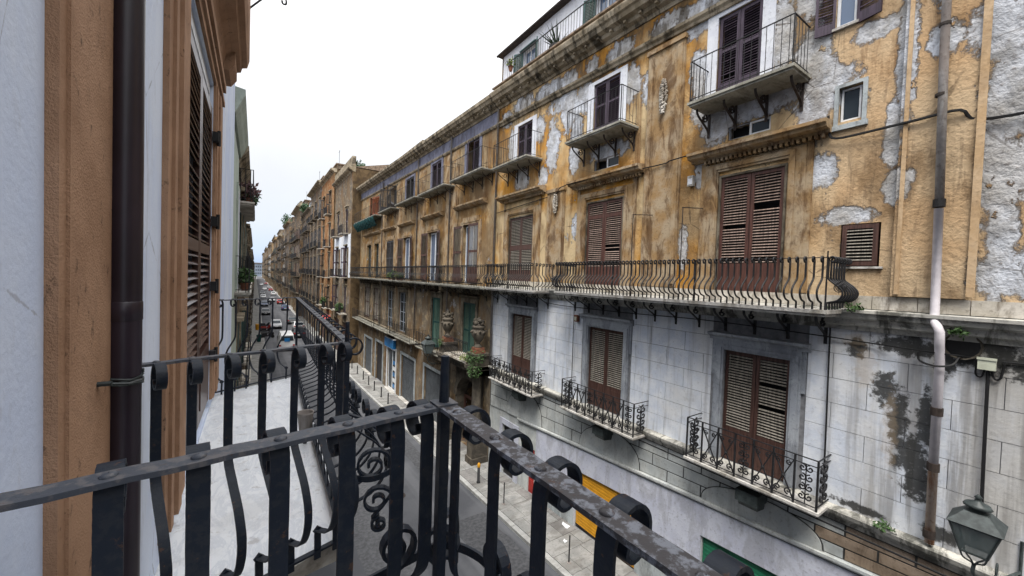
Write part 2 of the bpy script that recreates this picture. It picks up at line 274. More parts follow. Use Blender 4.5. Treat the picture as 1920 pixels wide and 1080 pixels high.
# ------------------------------------------------------------------ geometry helpers (z is measured from eye level; everything is lifted by H at the end)
I4 = Matrix.Identity(4); T = Matrix.Translation
def RZ(a): return Matrix.Rotation(a, 4, 'Z')
def SC(x, y, z): return Matrix.Diagonal((x, y, z, 1))
WM = {}; COL = sc.collection
class MB:
    def __init__(s): s.v = []; s.f = []
    def poly(s, pts): n = len(s.v); s.v += [tuple(p) for p in pts]; s.f.append(tuple(range(n, n+len(pts))))
    def box(s, x0, x1, y0, y1, z0, z1, m=None, dz=0.0):   # dz: extra height at the far (y1) end
        n = len(s.v); p = [(x0,y0,z0),(x1,y0,z0),(x1,y1,z0+dz),(x0,y1,z0+dz),(x0,y0,z1),(x1,y0,z1),(x1,y1,z1+dz),(x0,y1,z1+dz)]
        if m: p = [tuple(m @ Vector(q)) for q in p]
        s.v += p; s.f += [tuple(n+i for i in q) for q in ((0,3,2,1),(4,5,6,7),(0,1,5,4),(1,2,6,5),(2,3,7,6),(3,0,4,7))]
        return s
    def prism_y(s, prof, y0, y1, dz=0.0):                  # closed (x,z) outline swept along y
        n = len(s.v); k = len(prof)
        s.v += [(x,y0,z) for x,z in prof]+[(x,y1,z+dz) for x,z in prof]
        s.f += [tuple(range(n,n+k)), tuple(range(n+2*k-1,n+k-1,-1))]
        s.f += [(n+i, n+(i+1)%k, n+k+(i+1)%k, n+k+i) for i in range(k)]; return s
    def lathe(s, c, prof, n=12, cap=True, axis='z', a0=0, a1=2*pi):
        b = len(s.v); k = len(prof)
        for j in range(n):
            a = a0+(a1-a0)*j/n
            for r, z in prof:
                p = (r*cos(a), r*sin(a), z) if axis == 'z' else ((z, r*cos(a), r*sin(a)) if axis == 'x' else (r*cos(a), z, r*sin(a)))
                s.v.append((c[0]+p[0], c[1]+p[1], c[2]+p[2]))
        for j in range(n):
            for i in range(k-1): s.f.append((b+j*k+i, b+((j+1)%n)*k+i, b+((j+1)%n)*k+i+1, b+j*k+i+1))
        if cap: s.f.append(tuple(b+j*k for j in range(n))); s.f.append(tuple(b+j*k+k-1 for j in range(n)))
        return s
    def ball(s, c, r, n=6, m=4, sq=(1,1,1)):
        b = len(s.v)
        for i in range(m+1):
            t = pi*i/m
            for j in range(n): a = 2*pi*j/n; s.v.append((c[0]+r*sq[0]*sin(t)*cos(a), c[1]+r*sq[1]*sin(t)*sin(a), c[2]+r*sq[2]*cos(t)))
        for i in range(m):
            for j in range(n): s.f.append((b+i*n+j, b+i*n+(j+1)%n, b+(i+1)*n+(j+1)%n, b+(i+1)*n+j))
        return s
    def tube(s, pts, r, n=6, r1=None):
        pts = [Vector(p) for p in pts]; b = len(s.v); L = len(pts); up = None
        for i, p in enumerate(pts):
            t = (pts[min(i+1,L-1)]-pts[max(i-1,0)]); t = t.normalized() if t.length > 1e-9 else Vector((0,0,1))
            if up is None: up = t.orthogonal().normalized()
            else:
                up = up-t*up.dot(t); up = up.normalized() if up.length > 1e-6 else t.orthogonal().normalized()
            w = t.cross(up); rr = r if r1 is None else r+(r1-r)*i/max(1,L-1)
            for j in range(n): a = 2*pi*j/n; q = p+up*(rr*cos(a))+w*(rr*sin(a)); s.v.append(tuple(q))
        for i in range(L-1):
            for j in range(n): s.f.append((b+i*n+j, b+i*n+(j+1)%n, b+(i+1)*n+(j+1)%n, b+(i+1)*n+j))
        s.f += [tuple(b+j for j in range(n)), tuple(b+(L-1)*n+j for j in range(n))]; return s
    def strip(s, pts, wid, w, t, jit=0.0):                 # flat bar: width w along wid, thickness t
        pts = [Vector(p) for p in pts]; wid = Vector(wid).normalized(); b = len(s.v); L = len(pts)
        for i, p in enumerate(pts):
            tg = pts[min(i+1,L-1)]-pts[max(i-1,0)]; nm = tg.cross(wid).normalized()
            jw = w*(1+random.uniform(-jit,jit)); p = p+nm*random.uniform(-jit,jit)*t
            for a, c in ((-1,-1),(1,-1),(1,1),(-1,1)): s.v.append(tuple(p+wid*(a*jw/2)+nm*(c*t/2)))
        for i in range(L-1):
            for j in range(4): s.f.append((b+i*4+j, b+i*4+(j+1)%4, b+(i+1)*4+(j+1)%4, b+(i+1)*4+j))
        s.f += [(b,b+1,b+2,b+3), tuple(b+(L-1)*4+j for j in range(4))]; return s
    def leaves(s, c, r, n, size, flat=1.0):
        for i in range(n):
            d = Vector((random.gauss(0,1), random.gauss(0,1), random.gauss(0,1)*flat)); d = d.normalized()*r*random.random()**.5
            p = Vector(c)+Vector((d.x, d.y, d.z)); a = Vector((random.uniform(-1,1),random.uniform(-1,1),random.uniform(-1,1))).normalized(); b_ = a.orthogonal().normalized()
            z = size*random.uniform(.6,1.3); s.poly([p-a*z, p+b_*z*.45, p+a*z, p-b_*z*.45])
        return s
    def mesh(s, name, mat=None, smooth=False, bev=0):
        me = bpy.data.meshes.new(name); me.from_pydata(s.v, [], s.f)
        for m in (mat if isinstance(mat, (list,tuple)) else [mat]):
            if m: me.materials.append(M[m])
        if smooth: me.polygons.foreach_set('use_smooth', [True]*len(me.polygons))
        me.update(); return me
def add(name, me, parent=None, W=None, mat=None, smooth=False, **pr):
    if isinstance(me, MB): me = me.mesh(name, mat, smooth)
    o = bpy.data.objects.new(name, me); COL.objects.link(o); W = W or I4
    if parent is not None: o.parent = parent; o.matrix_parent_inverse = WM[parent].inverted()
    o.matrix_basis = W; WM[o] = W
    for k, v in pr.items(): o[k] = v
    return o
def thing(name, label, cat, loc=(0,0,0), rz=0.0, group=None):
    o = bpy.data.objects.new(name, None); COL.objects.link(o); o.empty_display_size = .3
    W = T(loc) @ RZ(rz); o.matrix_basis = W; WM[o] = W; o['label'] = label; o['category'] = cat
    if group: o['group'] = group
    return o
def copy_tree(o, W, parent=None):                          # W: new world matrix of the copied root
    def rec(a, par, shift):
        c = a.copy(); COL.objects.link(c); w = shift @ WM[a]; WM[c] = w
        if par is not None: c.parent = par; c.matrix_parent_inverse = WM[par].inverted()
        c.matrix_basis = w
        for ch in KIDS.get(a, ()): rec(ch, c, shift)
        return c
    return rec(o, parent, W @ WM[o].inverted())
KIDS = {}
_add = add
def add(name, me, parent=None, *a, **k):
    o = _add(name, me, parent, *a, **k)
    if parent is not None: KIDS.setdefault(parent, []).append(o)
    return o
def struct(name, mb, mat, **pr): return add(name, mb, None, None, mat, kind='structure', **pr)
def spline(pts, n=6):
    P = [Vector(p) for p in pts]; P = [P[0]*2-P[1]]+P+[P[-1]*2-P[-2]]; out = []
    for i in range(1, len(P)-2):
        for k in range(n):
            t = k/n; a, b, c, d = P[i-1], P[i], P[i+1], P[i+2]
            out.append(.5*((2*b)+(c-a)*t+(2*a-5*b+4*c-d)*t*t+(3*b-a-3*c+d)*t**3))
    out.append(P[-2]); return out
def spiral(r0, r1, turns, n=22, ph=0.0):
    return [((r0+(r1-r0)*i/n)*cos(ph+2*pi*turns*i/n), (r0+(r1-r0)*i/n)*sin(ph+2*pi*turns*i/n)) for i in range(n+1)]
CUBE = None
def unit_cube(mat, name='block'):
    k = ('cube', mat)
    if k not in SH: SH[k] = MB().box(-.5,.5,-.5,.5,-.5,.5).mesh(name, mat)
    return SH[k]
SH = {}
def zg(y):                                                 # the street falls away from the camera, then runs level
    if y < 30: return -8.78-.045*max(y, -40)
    if y > 50: return -10.58
    t = y-30; return -10.13-.045*t+.045*t*t/40
# ---- a wall sheet with openings and reveals; d is the way into the building
def wall(mb, x, y0, y1, z0, z1, ops, depth=.32, d=1, dz=0.0):
    ys = sorted({y0,y1}|{a for o in ops for a in o[:2] if y0 < a < y1}); zs = sorted({z0,z1}|{a for o in ops for a in o[2:4] if z0 < a < z1})
    for i in range(len(ys)-1):
        for j in range(len(zs)-1):
            cy, cz = (ys[i]+ys[i+1])/2, (zs[j]+zs[j+1])/2
            if any(o[0] < cy < o[1] and o[2] < cz < o[3] for o in ops): continue
            mb.poly([(x,ys[i],zs[j]),(x,ys[i+1],zs[j]),(x,ys[i+1],zs[j+1]),(x,ys[i],zs[j+1])])
    for a, b, c, e in [o[:4] for o in ops]:
        q = [(a,c),(b,c),(b,e),(a,e)]
        for k in range(4):
            p, r = q[k], q[(k+1)%4]; mb.poly([(x,p[0],p[1]),(x,r[0],r[1]),(x+d*depth,r[0],r[1]),(x+d*depth,p[0],p[1])])
    return mb
# ---- louvred shutter leaf: local origin at hinge foot, width along +y, street side is -x
def leaf(parent, W, w, h, frame, slatm, zones=((.30,.955),), pitch=.058, single=True, name='shutter', label=None):
    st = .075 if w > .45 else .05
    key = ('leaf', round(w,2), round(h,2), frame, zones)
    if key not in SH:
        m = MB(); m.box(-.022,.022,0,st,0,h); m.box(-.022,.022,w-st,w,0,h); z = 0.0
        for a, b in zones: m.box(-.021,.021,st,w-st,z,a*h); z = b*h
        m.box(-.021,.021,st,w-st,z,h); a0 = zones[0][0]*h
        if a0 > .35: m.box(-.03,-.02,st+.05,w-st-.05,.12,a0-.10)
        SH[key] = m.mesh('shutter_leaf', frame)
    o = add(name, SH[key], parent, W)
    if label: o['label'] = label
    ang = rad(38)
    if ('slat', slatm) not in SH:
        SH[('slat', slatm)] = MB().box(-.021,.021,0,1,-.0045,.0045, Matrix.Rotation(-ang,4,'Y')).mesh('slat', slatm)
    zs = []
    for a, b in zones:
        n = max(2, int((b-a)*h/pitch)); zs += [a*h+(i+.5)*(b-a)*h/n for i in range(n)]
    if single:
        for z in zs:
            if random.random() > .025: add('slat', SH[('slat', slatm)], o, W @ T((-.004, st, z)) @ Matrix.Rotation(random.gauss(0,.07),4,'Y') @ Matrix.Rotation(random.gauss(0,.004),4,'X') @ SC(1, w-2*st, 1))
    else:
        k2 = ('slats', round(w,2), round(h,2), slatm, zones)
        if k2 not in SH:
            m = MB()
            for z in zs: m.box(-.021,.021,st,w-st,-.0045,.0045, T((-.004,0,z)) @ Matrix.Rotation(-ang,4,'Y'))
            SH[k2] = m.mesh('louvre_slats', slatm)
        add('louvre_slats', SH[k2], o, W, kind='stuff')
    return o
def pair(parent, x, y0, y1, z0, z1, frame, slatm, single=True, gap=.012, a0=0, a1=0, **k):
    w = (y1-y0)/2-gap/2
    leaf(parent, T((x, y0, z0)) @ RZ(a0), w, z1-z0, frame, slatm, single=single, **k)
    leaf(parent, T((x, y1, z0)) @ RZ(pi-a1) @ SC(-1,1,1), w, z1-z0, frame, slatm, single=single, **k)
def room(parent, x, y0, y1, z0, z1, mat='dark', name='window_back', d=1):
    return add(name, MB().box(min(x,x+d*.03), max(x,x+d*.03), y0-.03, y1+.03, z0-.03, z1+.03), parent, None, mat)
# glazed double door or window set in an opening
def casement(parent, x, y0, y1, z0, z1, frame='white_wood', glass='glass', cols=2, rows=1, name='window', d=1, fw=.05):
    m = MB(); m.box(x-.025,x+.025,y0,y0+fw,z0,z1); m.box(x-.025,x+.025,y1-fw,y1,z0,z1); m.box(x-.025,x+.025,y0+fw,y1-fw,z0,z0+fw); m.box(x-.025,x+.025,y0+fw,y1-fw,z1-fw,z1)
    for i in range(1, cols): yy = y0+(y1-y0)*i/cols; m.box(x-.022,x+.022,yy-fw*.6,yy+fw*.6,z0+fw,z1-fw)
    for i in range(1, rows): zz = z0+(z1-z0)*i/rows; m.box(x-.018,x+.018,y0+fw,y1-fw,zz-.018,zz+.018)
    o = add(name, m, parent, None, frame)
    add('pane', MB().box(x+.004,x+.010,y0+fw*.5,y1-fw*.5,z0+fw*.5,z1-fw*.5), o, None, glass)
    return o
# ---- wrought iron
BELLY = [(0,1.0),(0,.82),(0,.66),(.012,.585),(.07,.515),(.135,.44),(.175,.35),(.165,.26),(.115,.185),(.035,.15),(0,.13),(0,.06),(0,0)]
CURL = [(0,.88),(0,.95),(.006,.99),(.028,1.021),(.056,1.022),(.076,.998),(.080,.962),(.066,.932),(.043,.924),(.029,.940),(.032,.960)]
def belly_mesh(hgt, flat, mat, w=.038, t=.008, rad_=.009, curl=True, big=1.0, sm=5):
    k = ('belly', hgt, flat, mat, w, curl, big)
    if k in SH: return SH[k]
    m = MB(); pr = spline([(u*big,0,v*hgt) for u, v in reversed(BELLY)], sm)
    if curl:
        cs = 1.06/hgt if hgt < 1.2 else 1
        pr = pr[:-1]; top = spline([(u*1.25,0,hgt-(1-v)*hgt*cs*.9-.012) for u, v in CURL], sm); pr = [p for p in pr if p.z < top[0].z-.02]+top
    if flat: m.strip(pr, (0,1,0), w, t, .018)
    else: m.tube(pr, rad_, 5)
    SH[k] = m.mesh('baluster', mat, smooth=not flat); return SH[k]
def spiral_strip(mb, c, ax, up, wid, r0, r1, turns, w, t, ph=0.0, n=26):
    ax, up = Vector(ax), Vector(up); c = Vector(c)
    mb.strip([c+ax*a+up*b for a, b in spiral(r0, r1, turns, n, ph)], wid, w, t); return mb
# balcony on the right-hand houses (street is -x). style: straight / belly / ornate
def balcony(bld, x, y0, y1, z, dep, style, rail_h=1.02, pitch=.13, slab='slab', th=.11, iron='iron_far', brackets=None, single=True, d=1, label=None, bmat=None, rb=.009):
    xo = x-d*dep; lo, hi = min(xo,x), max(xo,x)
    m = MB(); m.box(lo,hi,y0,y1,z-th*.55,z)
    a, b = (lo+.04,hi) if d > 0 else (lo,hi-.04)
    m.box(a,b,y0+.04,y1-.04,z-th,z-th*.55)
    s = add('balcony', m, bld, None, slab)
    if label: s['label'] = label
    xr = xo+d*.05; ya, yb = y0+.05, y1-.05; xin = x-d*.02
    r = MB(); zt = z+rail_h
    if style == 'belly':
        r.box(min(xr-.022,xr+.022),xr+.022,ya-.02,yb+.02,zt-.01,zt+.004)
        for yy in (ya,yb): r.box(min(xr,xin)+.022*(d>0),max(xr,xin)-.022*(d<0),yy-.02,yy+.02,zt-.01,zt+.004); r.tube([(xr,yy,z),(xr,yy,zt+.12)],.016,6,.012)
        n = max(2, int((yb-ya)/3.2)+1)
        for i in range(1, n): yy = ya+(yb-ya)*i/n; r.box(xr-.012,xr+.012,yy-.02,yy+.02,z,zt-.01)
    else:
        r.box(xr-.013,xr+.013,ya-.013,yb+.013,zt-.012,zt+.006); r.box(xr-.011,xr+.011,ya,yb,z+.07,z+.085)
        for yy in (ya,yb):
            r.box(min(xr,xin)+.013*(d>0),max(xr,xin)-.013*(d<0),yy-.012,yy+.012,zt-.011,zt+.005); r.box(min(xr,xin)+.012*(d>0),max(xr,xin)-.012*(d<0),yy-.010,yy+.010,z+.071,z+.084)
            r.box(xr-.011,xr+.011,yy-.011,yy+.011,z,zt-.012)
        if style == 'ornate':
            r.box(xr-.010,xr+.010,ya,yb,zt-.14,zt-.125)
            for yy in (ya,yb): r.box(min(xr,xin)+.011,max(xr,xin),yy-.009,yy+.009,zt-.139,zt-.126)
    add('handrail', r, s, None, iron)
    if style in ('straight','belly'):
        if style == 'belly': me = belly_mesh(round(rail_h,2), False, iron, rad_=rb, sm=4, big=1.3)
        else:
            k = ('rod', round(rail_h,2), iron)
            if k not in SH: SH[k] = MB().tube([(0,0,0),(0,0,rail_h-.008)], rb*.85, 5).mesh('baluster', iron)
            me = SH[k]
        n = max(2, int((yb-ya)/pitch)); pos = [(xr, ya+(yb-ya)*(i+.5)/n, pi if d > 0 else 0) for i in range(n)]
        ns = max(1, int(abs(xin-xr)/pitch))
        for i in range(ns):
            xx = xr+(xin-xr)*(i+.5)/ns; pos += [(xx, ya, -pi/2), (xx, yb, pi/2)]
        if single:
            for px, py, a_ in pos: add('baluster', me, s, T((px,py,z)) @ RZ(a_))
        else:
            mm = MB()
            for px, py, a_ in pos:
                W = T((px,py,z)) @ RZ(a_); bse = len(mm.v); mm.v += [tuple(W @ v.co) for v in me.vertices]; mm.f += [tuple(bse+i for i in p.vertices) for p in me.polygons]
            add('balusters', mm, s, None, iron, kind='stuff')
    else:
        # framed panels: narrow ones with a stack of volutes, wide ones with crossed bars and small scrolls
        yy = ya; n = max(3, round((yb-ya)/.42)); edges = [ya+(yb-ya)*i/n for i in range(n+1)]
        spans = [(xr, edges[i], edges[i+1], 0) for i in range(n)]+[(0, ya, 0, 1), (0, yb, 0, 1)]
        for i in range(n+1): add('baluster', unit_cube(iron), s, T((xr,edges[i],z+(rail_h)/2)) @ SC(.034,.034,rail_h-.03))
        ln = abs(xin-xr)
        for q, (xx, p0, p1, side) in enumerate(spans):
            mm = MB()
            def P(u, v): return (xx, p0+u, z+v) if not side else (xr+(u if d > 0 else -u), p0, z+v)
            wd_ = (p1-p0) if not side else ln
            wdv = (1,0,0) if not side else (0,1,0); axv = (0,1,0) if not side else ((1 if d > 0 else -1),0,0)
            hh = rail_h-.14
            narrow = side or q in (0, n-1) or q == n//2
            if narrow:
                for k in range(4):
                    zc = .15+hh*.22*k
                    for sg in (-1,1): spiral_strip(mm, P(wd_/2+sg*wd_*.16, zc+.07), axv, (0,0,1), wdv, wd_*.22*.9, .012, 1.3*sg, .032, .02, pi/2, 16)
                mm.strip([P(wd_*.5,.09),P(wd_*.5,hh)], wdv, .02, .014)
                mm.ball(P(wd_/2, hh*.5), .035, 6, 4)
            else:
                mm.strip([P(.02,.1),P(wd_-.02,hh)], wdv, .028, .02); mm.strip([P(wd_-.02,.1),P(.02,hh)], wdv, .028, .02)
                for u in (.25,.75): spiral_strip(mm, P(wd_*u,.20), axv, (0,0,1), wdv, .075, .012, 1.25, .032, .02, -pi/2, 16); spiral_strip(mm, P(wd_*u,hh-.09), axv, (0,0,1), wdv, .055, .012, -1.2, .032, .02, pi/2, 14)
                mm.ball(P(wd_/2,(.1+hh)/2), .04, 6, 4)
            add('scroll_panel', mm, s, None, iron)
    if brackets:
        kind, ys = brackets
        for yy in ys:
            m = MB()
            if kind == 'stone':
                pr = [(x,z-th),(x-d*dep*.86,z-th),(x-d*dep*.84,z-th-.07),(x-d*dep*.45,z-th-.16),(x-d*.16,z-th-.34),(x-d*.09,z-th-.40),(x,z-th-.42)]
                m.prism_y(pr, yy-.06, yy+.06); mt = 'cornice'
            else:
                m.strip([(x-d*.012,yy,z-th),(x-d*.012,yy,z-th-.62)], (0,1,0), .06, .03)
                c = spline([(x-d*.03,yy,z-th-.50),(x-d*.10,yy,z-th-.40),(x-d*.34,yy,z-th-.27),(x-d*.55,yy,z-th-.14),(x-d*.60,yy,z-th-.02)], 5); m.strip(c, (0,1,0), .05, .02)
                spiral_strip(m, (x-d*.20,yy,z-th-.13), (1,0,0), (0,0,1), (0,1,0), .125, .02, 1.5, .04, .018, pi, 20); mt = bmat or iron
            add('bracket', m, s, None, mt)
    return s
def plant(name, label, c, r, n, size, mat='leaf', pot=True, group=None, ph=.22, cat='potted plant'):
    t = thing(name, label, cat, (c[0],c[1],c[2]), 0, group)
    if pot: add('pot', MB().lathe(c, [(.01,0),(ph*.34,0),(ph*.5,ph*.85),(ph*.55,ph*.86),(ph*.55,ph),(ph*.46,ph),(ph*.44,ph*.9),(.01,ph*.9)], 10, False), t, None, 'terracotta')
    m = MB(); z0 = c[2]+(ph if pot else 0)
    for i in range(5):
        a = random.uniform(0,6.28); m.tube([(c[0],c[1],z0-.02),(c[0]+cos(a)*r*.4,c[1]+sin(a)*r*.4,z0+r*.7)], .006, 4)
    m.leaves((c[0],c[1],z0+r*.75), r, n, size); add('foliage', m, t, None, mat); return t
# ================================================================== street
YS = [-40,-20,-10,0,5,10,15,20,25,30,33,36,39,42,45,48,50,60,80,120,200,400,900]
def ribbon(x0, x1, off, y0=-40, y1=900, x2=None, th=None):
    mb = MB(); ys = [y for y in YS if y0 < y < y1]; ys = [y0]+ys+[y1]
    for i in range(len(ys)-1):
        a, b = ys[i], ys[i+1]
        mb.poly([(x0,a,zg(a)+off),(x1,a,zg(a)+off),(x1,b,zg(b)+off),(x0,b,zg(b)+off)])
        if th:
            for xx in (x0,x1): mb.poly([(xx,a,zg(a)+off),(xx,b,zg(b)+off),(xx,b,zg(b)+off-th),(xx,a,zg(a)+off-th)])
    return mb
gm = MB(); gm.poly([(-1500,-300,-11.2),(1500,-300,-11.2),(1500,2500,-11.2),(-1500,2500,-11.2)]); struct('ground', gm, 'earth')
struct('road', ribbon(1.25, 8.0, 0), 'asphalt')
pav = struct('pavement_right', ribbon(8.2, 10.4, .105, th=.3), 'joint')
pal = struct('pavement_left', ribbon(-.6, 1.2, .12, th=.3), 'paving')
# kerb stones and paving slabs, one by one where they can be told apart
y = 4.0
while y < 46:
    L = random.uniform(.75,1.15); s = (zg(y+L)-zg(y))/L
    W = T((8.1, y+L/2, (zg(y)+zg(y+L))/2+.03)) @ Matrix.Rotation(math.atan(s),4,'X')
    add('kerb_stone', unit_cube('kerb','kerb_stone'), pav, W @ SC(.2,L-.015,.20+random.uniform(-.008,.008))); y += L
k = ribbon(8.0, 8.2, .13, 46, 900, th=.3); add('kerb', k, pav, None, 'kerb'); k = ribbon(1.2, 1.3, .13, -40, 900, th=.3); add('kerb', k, pal, None, 'kerb')
y = 5.0; row = 0
while y < 42:
    L = random.choice((.62,.7,.78,.9)) if y < 26 else 1.0; x = 8.22; s = (zg(y+L)-zg(y))/L
    while x < 9.96:
        w = min(random.choice((.45,.6,.75)), 10.0-x); w = w if 10.0-x-w > .2 else 10.0-x
        W = T((x+w/2, y+L/2, (zg(y)+zg(y+L))/2+.09)) @ Matrix.Rotation(math.atan(s),4,'X') @ RZ(random.uniform(-.004,.004))
        add('paving_slab', unit_cube(random.choice(('paving','paving','paving','paving2')),'paving_slab'), pav, W @ SC(w-.014,L-.016,.075+random.uniform(-.006,.01))); x += w
    y += L; row += 1
add('paving', ribbon(8.2, 10.4, .128, 42, 900), pav, None, 'paving')
# manhole covers and road patches
for (x,y,r) in ((5.2,16.0,.34),(4.3,24,.3)):
    c = add('manhole_cover', MB().lathe((x,y,zg(y)+.004),[(0,0),(r,0),(r,.006),(r*.9,.008),(0,.008)],18,False), None, None, 'iron_rust')
    c['label'] = 'round iron cover set in the asphalt %s' % ('between the portal and the balcony' if y < 20 else 'further along towards the bollards'); c['category'] = 'manhole cover'
# ================================================================== near palace opposite (x = 10)
b1 = thing('ochre_palace', 'weathered ochre palace with long bellied iron balcony over a stained white storey', 'building', (12,7,zg(7)))
Y0, Y1 = -4.0, 16.55
MD = [(3.86,5.40),(8.5,10.2),(13.4,15.3)]                     # main floor doors
UD = [(4.55,5.62,4.64),(8.86,10.06,4.92),(13.72,14.86,5.10)]  # upper doors and their balcony level
LD = [(3.60,5.06),(8.26,9.85),(13.2,14.8)]                    # white storey
mez = [(4.27,5.25,3.70,4.04),(8.82,9.95,3.90,4.27)]
ops = [(a,b,-.42,2.83) for a,b in MD]+[(a,b,c,6.98) for a,b,c in UD]+mez+[(2.62,3.0,3.45,4.15),(2.24,2.85,.47,1.33),(2.78,3.13,5.42,7.0),(-1.2,.1,-.3,2.8)]
w = wall(MB(), 10.0, Y0, Y1, -.36, 8.4, ops, .34); add('upper_wall', w, b1, None, 'ochre')
body = MB(); body.box(10.36,19,Y0+.01,Y1-.01,-11,8.5); add('rear_body', body, b1, None, 'dark')
lops = [(a,b,-4.42,-1.62) for a,b in LD]
w = wall(MB(), 10.0, Y0, Y1, -4.55, -.36, lops, .34); add('lower_wall', w, b1, None, 'joint')
# stone-jointed limewashed blocks of the white storey
holes = [(3.29,5.37,-4.45,-1.22),(7.95,10.16,-4.45,-1.2),(12.89,15.11,-4.45,-1.18)]
def blocks(y0, y1, z0, z1, rows, length, holes, x, thick, mat, name='block', ph=0.0):
    hgt = (z1-z0)/rows
    for r in range(rows):
        za, zb = z0+r*hgt, z0+(r+1)*hgt; y = y0-(length/2 if r%2 else 0)-ph
        while y < y1:
            segs = [(max(y,y0), min(y+length,y1))]
            for h in holes:
                if h[3] <= za+.02 or h[2] >= zb-.02: continue
                ns = []
                for a, b in segs:
                    if h[1] <= a or h[0] >= b: ns.append((a,b)); continue
                    if h[0] > a: ns.append((a,h[0]))
                    if h[1] < b: ns.append((h[1],b))
                segs = ns
            for a, b in segs:
                if b-a > .06: add(name, unit_cube(mat,name), b1, T((x, (a+b)/2, (za+zb)/2)) @ SC(thick+random.uniform(-.002,.003), b-a-.011, hgt-.011))
            y += length
blocks(-1.0, Y1, -4.42, -.80, 7, 1.1, holes, 10.0, .03, 'white')
# string course above the white storey and the course of blocks on it
m = MB(); m.prism_y([(10.02,-.80),(9.95,-.80),(9.93,-.72),(9.86,-.69),(9.84,-.58),(9.76,-.54),(9.74,-.45),(9.70,-.44),(9.70,-.385),(10.02,-.37)], Y0, Y1); add('string_course', m, b1, None, 'ledge')
blocks(-.8, 2.6, -.365, -.10, 1, .62, [], 9.985, .05, 'slab', 'course_block')
m = MB(); m.box(9.93,10.01,2.62,Y1,-.365,-.12); add('plinth_course', m, b1, None, 'slab')
# lower ledge
m = MB(); m.prism_y([(10.02,-4.72),(9.93,-4.72),(9.91,-4.64),(9.84,-4.60),(9.80,-4.54),(9.78,-4.46),(9.80,-4.43),(10.02,-4.415)], Y0, Y1); add('ledge', m, b1, None, 'ledge')
# frames of the white storey
for i, (a, b) in enumerate(LD):
    oa, ob = (3.17,5.40) if i == 0 else ((7.9,10.28) if i == 1 else (12.87,15.18)); zt = -1.62
    m = MB(); fa, fb = a-.22, b+.22
    m.box(9.93,10.0,fa,a,-4.415,zt+.24); m.box(9.93,10.0,b,fb,-4.415,zt+.24); m.box(9.93,10.0,a,b,zt,zt+.24)
    m.box(9.955,10.0,fa-.08,fa,-2.3,zt+.24); m.box(9.955,10.0,fb,fb+.08,-2.3,zt+.24)
    m.box(9.905,9.93,fa+.05,a-.05,-4.41,zt+.05); m.box(9.905,9.93,b+.05,fb-.05,-4.41,zt+.05); m.box(9.905,9.93,fa+.05,fb-.05,zt+.05,zt+.13)
    m.prism_y([(10.0,zt+.24),(9.92,zt+.24),(9.90,zt+.32),(9.80,zt+.36),(9.78,zt+.42),(10.0,zt+.43)], fa-.14, fb+.14); add('window_surround', m, b1, None, 'frame_grey')
    room(b1, 10.3, a, b, -4.42, zt)
    pair(b1, 10.07, a+.01, b-.01, -4.40, zt-.01, 'sh_brown', 'sl_brown', single=(i < 2), zones=((.30,.965),), pitch=.066)
# balconies of the white storey
balcony(b1, 10.0, 2.75, 5.62, -4.44, .72, 'ornate', 1.02, slab='slab_w', th=.10, label='low wrought iron balcony on the white storey')
balcony(b1, 10.0, 7.2, 10.48, -4.58, .72, 'ornate', 1.0, slab='slab_w', th=.10)
balcony(b1, 10.0, 12.2, 15.62, -4.72, .72, 'ornate', .98, slab='slab_w', th=.10)
for yy, zz in ((4.15,-4.74),(8.75,-4.82),(13.6,-4.92)):
    m = MB(); m.box(9.45,9.99,yy-.24,yy+.24,zz-.26,zz); m.prism_y([(9.5,zz-.26),(9.56,zz-.38),(9.9,zz-.42),(9.99,zz-.26)], yy-.2, yy+.2); add('flood_lamp', m, b1, None, 'lamp_metal')
# main floor door surrounds
for i, (a, b) in enumerate(MD):
    m = MB(); zt = 2.83; zc = (3.42,3.56,3.78)[i]; ex = .36
    m.box(9.94,10.0,a-ex,a-.02,-.12,zt+.1); m.box(9.94,10.0,b+.02,b+ex,-.12,zt+.1); m.box(9.94,10.0,a-ex,b+ex,zt+.1,zt+.32)
    m.box(9.91,9.94,a-.16,a-.05,-.12,zt+.16); m.box(9.91,9.94,b+.05,b+.16,-.12,zt+.16); m.box(9.91,9.94,a-.16,b+.16,zt+.16,zt+.26)
    m.box(9.955,10.0,a-ex-.12,a-ex,-.1,zc-.2); m.box(9.955,10.0,b+ex,b+ex+.12,-.1,zc-.2)
    add('door_surround', m, b1, None, 'ochre_trim')
    m = MB(); m.prism_y([(10.0,zc-.16),(9.86,zc-.15),(9.84,zc-.10),(9.66,zc-.08),(9.64,zc-.01),(9.58,zc),(9.58,zc+.07),(10.0,zc+.12)], a-.78, b+.72); add('door_hood', m, b1, None, 'ochre_trim')
    n = int((b-a+1.2)/.11)
    for q in range(n): add('dentil', unit_cube('ochre_trim','dentil'), b1, T((9.90, a-.66+q*.11, zc-.20)) @ SC(.13,.06,.08))
    m = MB(); m.box(9.965,10.3,a,a+.05,-.4,zt); m.box(9.965,10.3,b-.05,b,-.4,zt); m.box(9.965,10.3,a+.05,b-.05,zt-.05,zt); add('door_frame', m, b1, None, 'dirty')
    room(b1, 10.3, a, b, -.42, zt)
    z = ((.30,.975),) if i == 0 else ((.28,.82),(.86,.975)) if i == 1 else ((.24,.53),(.60,.97))
    pair(b1, 10.03, a+.06, b-.05, -.38, zt-.06, ('sh_red','sh_red','sh_brown')[i], ('sl_red','sl_red','sl_brown')[i], single=(i < 2), zones=z, pitch=.068)
